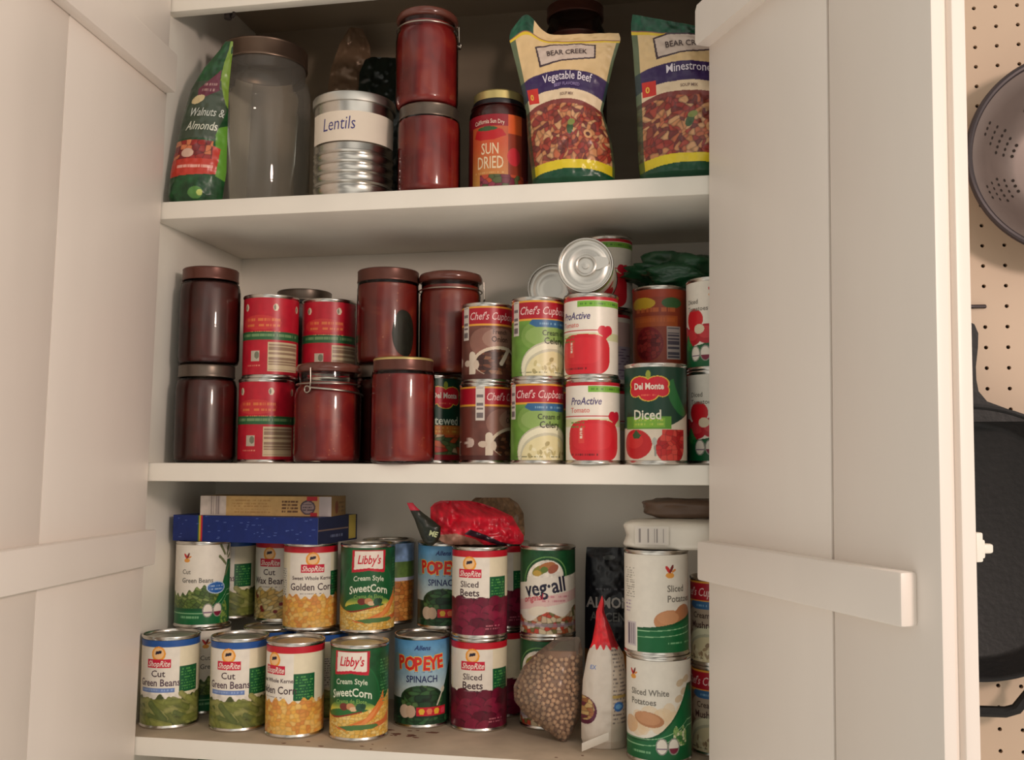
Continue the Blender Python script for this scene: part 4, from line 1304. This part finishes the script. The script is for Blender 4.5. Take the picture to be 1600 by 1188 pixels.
A.cells((((A.U + 27) / 14) ** 2 + ((A.W - 48) / 14) ** 2 < 1), 7, 5, (rgb(196, 150, 96), rgb(170, 110, 70), rgb(214, 180, 120), rgb(110, 40, 60)), seed=4)
A.text('EX', -18, 96, 7, rgb(110, 140, 200), bold=.1)
t = thing('flour_bag', 'white bag with red gathered top standing between the dried peas and potatoes cans', 'bag', (561, 74, S3 + .3), (0, 0, 8))
obj('bag', wp.mesh('bag', A, rgb(214, 200, 184), FILM), t)
b = MB()
b.box(-27, -29, 1, 6, -27.6, 11, b=.4, xf=lambda x, y, z: (x, y, z + (x + 27) * .42))
obj('seal_flap', b.mesh('seal_flap', PLASTIC), t)

ap = Pouch([(0, -38, 38, 15), (12, -40, 40, 21), (120, -40, 40, 19), (200, -39, 39, 9), (222, -38, 38, 3), (232, -37, 37, 1)], crumple=1.4, seed=11, power=3)
A = ap.art(rgb(24, 28, 36), .8)
A.ell(-6, 218, 9, 3.6, rgb(96, 100, 100)); A.rect(-40, 0, 40, 92, rgb(150, 92, 30)); A.mottle(A.W < 92, .4, 10)
A.text('ALMOND', 0, 150, 20, rgb(196, 190, 184), bold=.5, sx=.88)
A.text('ACCENTS', 0, 132, 17, rgb(120, 122, 120), bold=.3, sx=.86)
A.scribble(-26, 172, 26, 178, 1, rgb(110, 110, 120), seed=4)
t = thing('almond_pouch', 'black almond pouch standing at the back behind the white bag', 'bag', (561, 226, S3 + .3), (0, 0, 6))
obj('pouch', ap.mesh('pouch', A, rgb(24, 28, 36), FILM), t)

# wrapped packs on the potato cans
zp = S3 + 246.8
t = thing('wrapped_pack', 'white plastic wrapped pack with barcode lying on the upper potatoes can', 'package', (660, 66, zp + .3))
wrap = lump('wrap', 138, 100, 34, PLASTIC, 5, rough=.05, boxy=5, n=(40, 24))
obj('wrap', wrap, t)
A = Art(-20, 20, 22, rgb(214, 206, 194), .8)
A.barcode(-17, 1, 17, 21, horizontal=False, bg=rgb(210, 202, 192), fg=rgb(140, 132, 128))
o = obj('barcode_sticker', art_mesh('barcode_sticker', A, lambda u, v, l: np.stack([u, -l + 0 * u, v], -1), TAPE), t)
o.location = Vector((-34, -51.5, 6)) * MM
t = thing('brown_package', 'brown plastic package lying on the white wrapped pack below the middle shelf', 'package', (676, 112, zp + 34.8))
obj('wrap', lump('wrap', 128, 88, 24, BROWNWRAP, 9, rough=.10, boxy=3.4, n=(36, 20)), t)

# carton under the bottom shelf, only its top edge in view
def low_front(A):
    A.mottle(A.W > -1, .4, 12); A.rect(-20, 290, 30, 330, rgb(196, 110, 60))
carton('cereal_box', 'box below the bottom shelf, only its top edge in view', 'box', 92, 70, -700, 0, 112, 60, 322, low_front, lambda A: None, rgb(60, 70, 44))

# ------------------------------------------------------------------ middle shelf
S2 = 0.0
GJ = lambda *a, **k: glass_jar('canning_jar', *a, **k)
GJ('dark relish jar with grey lid standing on the middle shelf at far left', 16, 72, S2, 41, 133, 35, DARKSAUCE, lidmat=GREYLID, shoulder=.76)
GJ('dark relish jar with brown lid stacked on the far left jar', 18, 72, S2 + 133.4, 41, 133, 35, DARKSAUCE, lidmat=BRONZE, shoulder=.76)
for x, y, z, d, label in (
    (96, 92, 0, 0, 'red can with green band and barcode, standing left of the wire bail jar'),
    (100, 92, 114.4, 0, 'red can with green band and barcode, upper one beside the dark jars'),
    (167, 140, 0, 8, 'red can mostly hidden behind the wire bail jar'),
    (167, 138, 114.4, 12, 'red can showing above the wire bail jar'),
    (97, 215, 0, 60, 'can at the very back behind the red cans, under a lidded jar')):
    can('redcan', art_red, x, y, z, facing(x, y, d), label, H=114)
GJ('jar with dark lid peeping up behind the two upper red cans', 97, 215, 114.4, 40, 143, 38, DARKSAUCE, lidmat=GREYLID)
glass_jar('bail_jar', 'tomato jar with glass lid and wire bail at the front of the middle shelf', 203, 47, S2, 44, 131, 38, SAUCE, lid='glass', shoulder=.66, bail=(-118, 10), level=.80, rot=18)
GJ('dark jar half hidden behind the front tomato jar', 254, 110, S2, 34, 133, 30, DARKSAUCE, lidmat=GREYLID)
GJ('wide straight jar of tomatoes stacked above the front tomato jar', 263, 110, S2 + 133.4, 42.5, 130, 39.5, SAUCE2, lidmat=BRONZE, shoulder=.80)
jar_a = [o for o in COL.objects if o.get('label', '').startswith('wide straight jar')][0]
A = Art(10, 46, 62, rgb(34, 38, 30), 1.6, v0=10)
A.mottle(A.W > -1, .3, 7)
V, F, C = A.build(lambda u, v, l: cyl(41.3, 0)(u, 41 + (v - 41) * (1 - np.abs((u - 28) / 18) ** 2.6) ** .6 + 4 * np.sin(u * .11) + (u - 28) * .25, l))
o = obj('dark_patch', mesh_np('dark_patch', V, F, [CARD], None, C, True, None), jar_a)  # dark greenish patch curved between contents and glass
o.rotation_euler = (0, 0, math.radians(facing(263, 110, -6)))
GJ('tomato jar with pale metal lid standing at the front centre of the middle shelf', 312, 26, S2, 41, 133, 35.5, SAUCE, lidmat=GOLDLID, bandmat=BRONZE, shoulder=.80)
can('stewed', art_stewed, 325, 130, S2, facing(325, 130, 24), 'dark green stewed tomatoes can squeezed between front tomato jar and onion soup can')
glass_jar('bail_jar', 'jar of tomatoes with thick glass lid standing on the stewed tomatoes can', 347, 128, S2 + 119.4, 42, 142, 40, SAUCE2, lid='glass', shoulder=.70, level=.86, bail=(20, 70))
SOUP = dict(name='soup_can', R=34.0, H=103.0)
for style, fn, x, y, z, d, label in (
    ('onion', art_onion, 409, 74, 0, 64, 'brown french onion soup can standing on the middle shelf board'),
    ('onion', art_onion, 411, 74, 103.4, 20, 'brown french onion soup can stacked on the other brown one'),
    ('celery', art_celery, 483, 40, 0, 12, 'green cream of celery soup can standing on the middle shelf board'),
    ('celery', art_celery, 484, 40, 103.4, 20, 'green cream of celery soup can stacked on the other green one'),
    ('tomatosoup', art_tomato_soup, 555, 24, 0, 0, 'white tomato soup can with big red tomato, standing on the shelf board'),
    ('tomatosoup', art_tomato_soup, 553, 24, 103.4, -20, 'white tomato soup can with big red tomato, in the second layer under the tipped can'),
    ('tomatosoup', art_tomato_soup, 558, 168, 0, 110, 'soup can at the back, lowest of the pile of three behind the tomato soup cans'),
    ('tomatosoup', art_tomato_soup, 558, 168, 103.4, -78, 'soup can showing a purple edge behind the upper tomato soup can'),
    ('tomatosoup', art_tomato_soup, 561, 168, 206.8, -12, 'tomato soup can on top of the back pile, highest can on the middle shelf'),
    ('celery', art_celery, 478, 172, 0, 180, 'soup can hidden at the back behind the celery soup cans, on the shelf board'),
    ('celery', art_celery, 478, 172, 103.4, 180, 'soup can hidden at the back under the can lying on its side')):
    can(style, fn, x, y, z, facing(x, y, d), label, **SOUP)
# two cans lying on their sides, ends towards the room (axis along y)
t = can('tomatosoup', art_tomato_soup, 544, -6, 206.6 + 34.2, 0, 'can lying on its side with its silver pull-tab lid facing out', tilt=(90, 35, 0), **SOUP)
t.rotation_euler = Matrix.Rotation(math.radians(90), 3, 'X').to_euler()
t.rotation_euler = (math.radians(90), math.radians(0), math.radians(2))
t.location = Vector((546, 97, 206.8 + 34.2)) * MM
b = MB()
H = 103.0
b.tube([(11.5 * math.cos(a), 11.5 * math.sin(a), H - 2.4) for a in np.linspace(0, 2 * math.pi, 33)[:-1]], 2.0, 8, closed=True)
b.prism([(8, -6), (16, -5.5), (27, -1), (28.5, 3), (26, 9), (15, 11), (6, 9.5), (11, 5), (12, 0)], H - 3.4, H - 1.6)
b.lathe([(0, H - 1.4), (4, H - 1.6), (4.2, H - 3.6)], 16)
obj('pull_tab', b.mesh('pull_tab', LIDSTEEL), t)
t = can('celery', art_celery, 490, 140, 241, 0, 'can lying on its side with a grey end facing out, behind the silver pull-tab can', **SOUP)
t.rotation_euler = (math.radians(90), 0, 0)
t.location = Vector((486, 246, 206.8 + 34.2)) * MM
can('diced', art_diced, 631, 26, S2, facing(631, 26, -13), 'dark green diced tomatoes can with red badge at the front right', H=120)
can('orange', art_orange, 634, 112, 0, facing(634, 112, 120), 'can hidden behind the diced tomatoes can', R=36.5, H=114)
can('orange', art_orange, 634, 112, 114.4, facing(634, 112, 0), 'dark orange can showing above the diced tomatoes can', R=36.5, H=114)
for z, lab, d in ((0, 'white tomatoes can on the shelf board beside the right door', -6), (114.4, 'white tomatoes can stacked on another beside the right door', -14)):
    can('whitetomato', art_white_tomato, 706, 64, z, facing(706, 64, d), lab, H=114)
t = thing('green_bag', 'dark green plastic bag crumpled on top of the dark orange can', 'bag', (660, 132, 229))
obj('bag', lump('bag', 132, 92, 46, GREENWRAP, 13, rough=.34, boxy=2.2, n=(48, 30)), t)

# ------------------------------------------------------------------ top shelf
S1 = 347.0
glass_jar('glass_jar', 'big empty clear glass jar with wide metal lid at the left of the top shelf', 71, 112, S1, 67, 245, 58.5, None, lidmat=material('jar_lid_tin', rgb(118, 98, 84), rough=.35, metal=.8, noise=.12), glass=GLASS, shoulder=.72)
# ribbed tin of lentils with a tape label
R_, H_ = 54.0, 139.0
t = thing('ribbed_tin', 'silver ribbed tin with a white tape label reading Lentils', 'tin', (227, 62, S1 + .2), (0, 0, facing(227, 62)))
prof = [(0, 2), (R_ - 5, 2), (R_ - 3, 0), (R_, 0), (R_ + .3, 2), (R_ - 1, 4)]
for k in range(4):
    z = 14 + k * 13.5
    prof += [(R_ - 1, z), (R_ - .2, z + 1.6), (R_ - 2.2, z + 4), (R_ - .2, z + 6.4), (R_ - 1, z + 8)]
prof += [(R_ - 1, H_ - 10), (R_ - 1, H_ - 9)]
b = MB(); b.lathe(prof, 80)
obj('body', b.mesh('body', STEEL, sharp=50), t)
b = MB(); b.lathe([(R_ - .8, H_ - 12), (R_ + 1.4, H_ - 12), (R_ + 1.6, H_ - 2), (R_ + .6, H_ - .3), (R_ - 3, H_), (R_ - 4, H_ - 2), (0, H_ - 2)], 80)
obj('metal_lid', b.mesh('metal_lid', LIDSTEEL, sharp=50), t)
A = Art(-R_ * 1.28, R_ * 1.28, 40, rgb(226, 212, 194), 1.0)
A.text('Lentils', -22, 15, 25, rgb(66, 60, 120), shear=.18, bold=-.1, sx=.72, rot=2)
o = obj('tape_label', art_mesh('tape_label', A, cyl(R_ + .5, 72), TAPE), t)

GJ('tomato jar standing on the top shelf under another jar', 337, 46, S1, 41.5, 117, 37, SAUCE, lidmat=GREYLID, shoulder=.78)
glass_jar('bail_jar', 'tomato jar with wire bail and glass lid, stacked topmost on the top shelf', 333, 46, S1 + 117.4, 41.5, 130, 37, SAUCE, lid='glass', shoulder=.70, level=.86, bail=(28, 62), rot=0)
# sun dried tomato jar
t = glass_jar('sauce_jar', 'jar of sun dried tomatoes with orange label and black cap', 424, 78, S1, 39, 142, 31, DARKSAUCE, lid='none', shoulder=.78, level=.86)
b = MB(); b.lathe([(31.5, 121), (34, 121), (34.5, 123), (34.5, 128), (33, 129), (33, 130)], 64); b.lathe([(33.2, 130), (33.4, 140), (31.5, 142), (0, 142)], 64, m=1)
obj('cap', b.mesh('cap', [BLACKCAP, GOLDLID], sharp=40), t)
A = Art(-62, 62, 100, rgb(196, 92, 50), .7)
A.grad((A.W < 70) & (A.U < 20), 60, rgb(206, 88, 50), 10, rgb(206, 150, 76))
A.rect(-62, 84, 18, 100, rgb(150, 26, 40)); A.poly([(-30, 70), (-26, 80), (-6, 82), (10, 80), (16, 72), (0, 66), (-20, 66)], rgb(190, 30, 36)); A.ell(-10, 81, 14, 3, rgb(60, 90, 50))
A.rect(18, 74, 40, 100, rgb(224, 96, 44)); A.rect(18, 0, 62, 74, rgb(150, 60, 40)); A.ell(27, 44, 10, 12, rgb(206, 50, 60)); A.rect(40, 0, 62, 100, rgb(110, 34, 30))
A.cells((A.W < 20) & (A.U > -20), 9, 7, (rgb(120, 40, 60), rgb(90, 100, 60), rgb(196, 80, 50), rgb(150, 60, 80)), seed=4)
A.rect(-62, 0, -34, 84, rgb(120, 30, 30))
A.text("California Sun Dry", -8, 88, 8, rgb(230, 200, 180), bold=.12, sx=.7, arc=.004)
A.text('SUN', -6, 47, 21, rgb(236, 214, 176), bold=.2, sx=.6)
A.text('DRIED', -6, 28, 23, rgb(236, 214, 176), bold=.2, sx=.56)
A.scribble(-28, 20, 14, 25, 1, rgb(226, 180, 120), seed=5)
o = obj('paper_label', art_mesh('paper_label', A, cyl(39.5, 6), PAPER), t)
o.rotation_euler = (0, 0, math.radians(facing(424, 78, -8)))

# soup mix bags
def soup_bag(label, x, y, rot, rows, top, title, seed, tx=0.0, cut=None):
    p = Pouch(rows, crumple=1.5, seed=seed, power=2.6, top=top)
    A = p.art(rgb(222, 190, 140), .65)
    w = p.W / 2
    arc = lambda k: (lambda u: k - ((u - tx) / w) ** 2 * 16)
    A.put(A.below(arc(152)), rgb(54, 32, 84))
    A.put(A.below(arc(126)), rgb(230, 206, 172))
    food = A.below(arc(112))
    A.put(food, rgb(150, 60, 44))
    A.put(food & ~A.below(arc(104)), rgb(128, 56, 50))
    A.cells(A.below(arc(106)), 8, 6, (rgb(168, 66, 50), rgb(200, 136, 90), rgb(150, 52, 44), rgb(190, 104, 70), rgb(118, 50, 46), rgb(212, 160, 114), rgb(140, 64, 50)), seed=seed + 2, ang=30, line=.4, dark=.72, warp=.7)
    A.ell(tx + 4, 72, 9, 5, rgb(60, 86, 50), rot=60); A.ell(tx + 8, 80, 7, 4, rgb(130, 140, 70), rot=20); A.ell(tx + 32, 64, 7, 6, rgb(214, 160, 110)); A.ell(tx + 32, 64, 3.4, 3, rgb(90, 44, 40))
    A.put(A.below(lambda u: 31 - (u / w) ** 2 * 6), rgb(222, 198, 40))
    A.put(A.below(lambda u: 20 - (u / w) ** 2 * 8), rgb(16, 72, 46))
    A.put((A.U < -w * .90) | (A.U > w * .94), rgb(40, 70, 50), .7)
    A.rect(-w * .88, 108, -w * .62, 128, rgb(206, 44, 32)); A.text('0', -w * .78, 113, 11, rgb(236, 190, 70), bold=.3)
    hh = p.H
    flap = (A.W > hh - 20) if cut is None else ((A.W > hh - 20) & (A.U < cut))
    A.put(A.W > hh - 25, rgb(222, 190, 50)); A.put((A.W > hh - 21) & ~flap, rgb(150, 96, 80)); A.put((A.W > hh - 19) & ~flap, rgb(222, 190, 140)); A.put(flap, rgb(18, 70, 48))
    A.mottle(flap, .4, 8)
    lx = tx + 3
    A.poly([(lx - 43, 192 - 5), (lx - 22, 197), (lx + 10, 200), (lx + 38, 196), (lx + 41, 168), (lx - 10, 164), (lx - 40, 156)], rgb(60, 40, 50))
    A.poly([(lx - 40.5, 185.5), (lx - 21, 194.5), (lx + 10, 197.5), (lx + 36, 193.5), (lx + 38.5, 170.5), (lx - 10, 166.5), (lx - 37.5, 159.5)], rgb(206, 186, 172))
    A.text('BEAR CREEK', lx, 176.5, 13.5, rgb(66, 46, 44), bold=.12, sx=.74, rot=4, arc=.003, lift=.9)
    A.text(title, tx + 4, 139, 16, rgb(226, 216, 226), bold=.14, sx=.80, arc=.0036, lift=.9)
    A.text('BEEF FLAVORED', tx + 4, 130.5, 6.4, rgb(150, 130, 180), bold=.1, sx=.9, arc=.004, lift=.9) if 'Beef' in title else None
    A.text('SOUP MIX', tx + 4, 117, 5.6, rgb(120, 90, 80), bold=.05, sx=.9, arc=.004, lift=.9)
    t = thing('soup_mix_bag', label, 'bag', (x, y, S1 + .3), (0, 0, rot))
    obj('bag', p.mesh('bag', A, rgb(18, 70, 48), FILM), t)
    return t
rows = [(0, -42, 60, 16), (10, -44, 60, 24), (30, -46, 60, 26), (62, -50, 56, 25), (100, -52, 45, 19), (140, -60, 54, 12), (175, -68, 62, 7), (206, -74, 68, 3), (214, -74, 68, 2), (226, -72, 66, 1)]
soup_bag('soup mix bag with vegetable beef picture standing in front of the brown jar', 522, 34, facing(522, 34) * .8, rows, lambda sx: -24 + 28 * np.exp(-((sx + .72) / .26) ** 2), 'Vegetable Beef', 21, cut=-40)
rows2 = [(0, -56, 70, 16), (10, -58, 70, 24), (30, -60, 70, 27), (100, -62, 70, 22), (140, -64, 72, 14), (175, -66, 74, 8), (196, -68, 76, 3), (204, -68, 76, 2), (216, -66, 74, 1)]
soup_bag('soup mix bag with yellow top stripe, cut off by the right door', 672, 34, 4, rows2, lambda sx: 4 - (sx + 1) * 17, 'Minestrone', 33, tx=-6)
GJ('brown sauce jar standing behind the vegetable beef soup mix bag', 518, 150, S1, 44, 290, 37, BROWNSAUCE, lidmat=BRONZE, shoulder=.80)

# walnut bag in the left corner
np_ = Pouch([(0, -34, 34, 13), (10, -37, 36, 18), (45, -34, 40, 18), (90, -26, 40, 17), (130, -18, 40, 12), (160, -10, 40, 8), (190, 6, 42, 4), (215, 26, 44, 2), (228, 34, 44, .8)], crumple=1.6, seed=41, power=2.4)
A = np_.art(rgb(26, 70, 36), .65)
A.mottle(A.W > -1, .35, 10)
A.poly([(14, 228), (40, 232), (40, 130), (22, 150)], rgb(120, 150, 56))
A.poly([(22, 100), (40, 110), (40, 30), (26, 36)], rgb(96, 150, 50)); A.poly([(-42, 86), (20, 86), (36, 130), (22, 170), (-42, 170)], rgb(64, 76, 60))
A.poly([(-20, 158), (16, 186), (22, 156), (-14, 140)], rgb(104, 44, 62)); A.ell(-14, 142, 12, 6, rgb(206, 186, 140), rot=15); A.scribble(-12, 152, 16, 168, 2, rgb(190, 160, 150), seed=5)
A.poly([(-42, 34), (26, 38), (30, 74), (-6, 84), (-42, 64)], rgb(190, 56, 40)); A.cells((A.W > 58) & (A.W < 84) & (A.U < 20), 9, 7, (rgb(150, 40, 36), rgb(206, 120, 80), rgb(120, 36, 40)), seed=3)
A.ell(-14, 66, 9, 6, rgb(206, 170, 150)); A.scribble(-26, 44, 22, 52, 1, rgb(236, 190, 176), seed=5, fill=.75)
A.ell(4, 12, 10, 8, rgb(80, 130, 60)); A.ell(10, 12, 4, 4, rgb(190, 200, 110))
A.text('Walnuts &', 4, 118, 17, rgb(196, 200, 190), bold=.16, shear=.3, sx=.76, lift=.9)
A.text('Almonds', 0, 98, 17, rgb(206, 208, 190), bold=.16, shear=.3, sx=.78, lift=.9)
t = thing('walnut_bag', 'green bag of walnuts and almonds leaning in the left corner of the top shelf', 'bag', (19, 21, S1 + .3), (0, 0, 14))
obj('bag', np_.mesh('bag', A, rgb(26, 66, 36), FILM), t)

# two pouches behind the lentils tin
fp = Pouch([(0, -32, 32, 12), (12, -34, 34, 16), (190, -34, 30, 12), (250, -26, 34, 6), (290, -14, 32, 2.5), (316, 0, 20, 1)], crumple=3.2, seed=51, power=2.4)
t = thing('foil_pouch', 'tall tan foil pouch standing behind the lentils tin', 'bag', (164, 205, S1 + .3), (0, 0, 24))
obj('pouch', fp.mesh('pouch', fp.art((1, 1, 1), 2), (1, 1, 1), FOILWRAP), t)
fp = Pouch([(0, -46, 46, 12), (12, -48, 48, 17), (180, -48, 48, 13), (228, -46, 46, 6), (248, -38, 46, 2), (252, -30, 46, 1)], crumple=3, seed=61, power=2.6)
t = thing('black_pouch', 'black and green pouch standing behind the lentils tin and stacked jars', 'bag', (240, 178, S1 + .3), (0, 0, 14))
obj('pouch', fp.mesh('pouch', fp.art((1, 1, 1), 2), (1, 1, 1), BLACKWRAP), t)
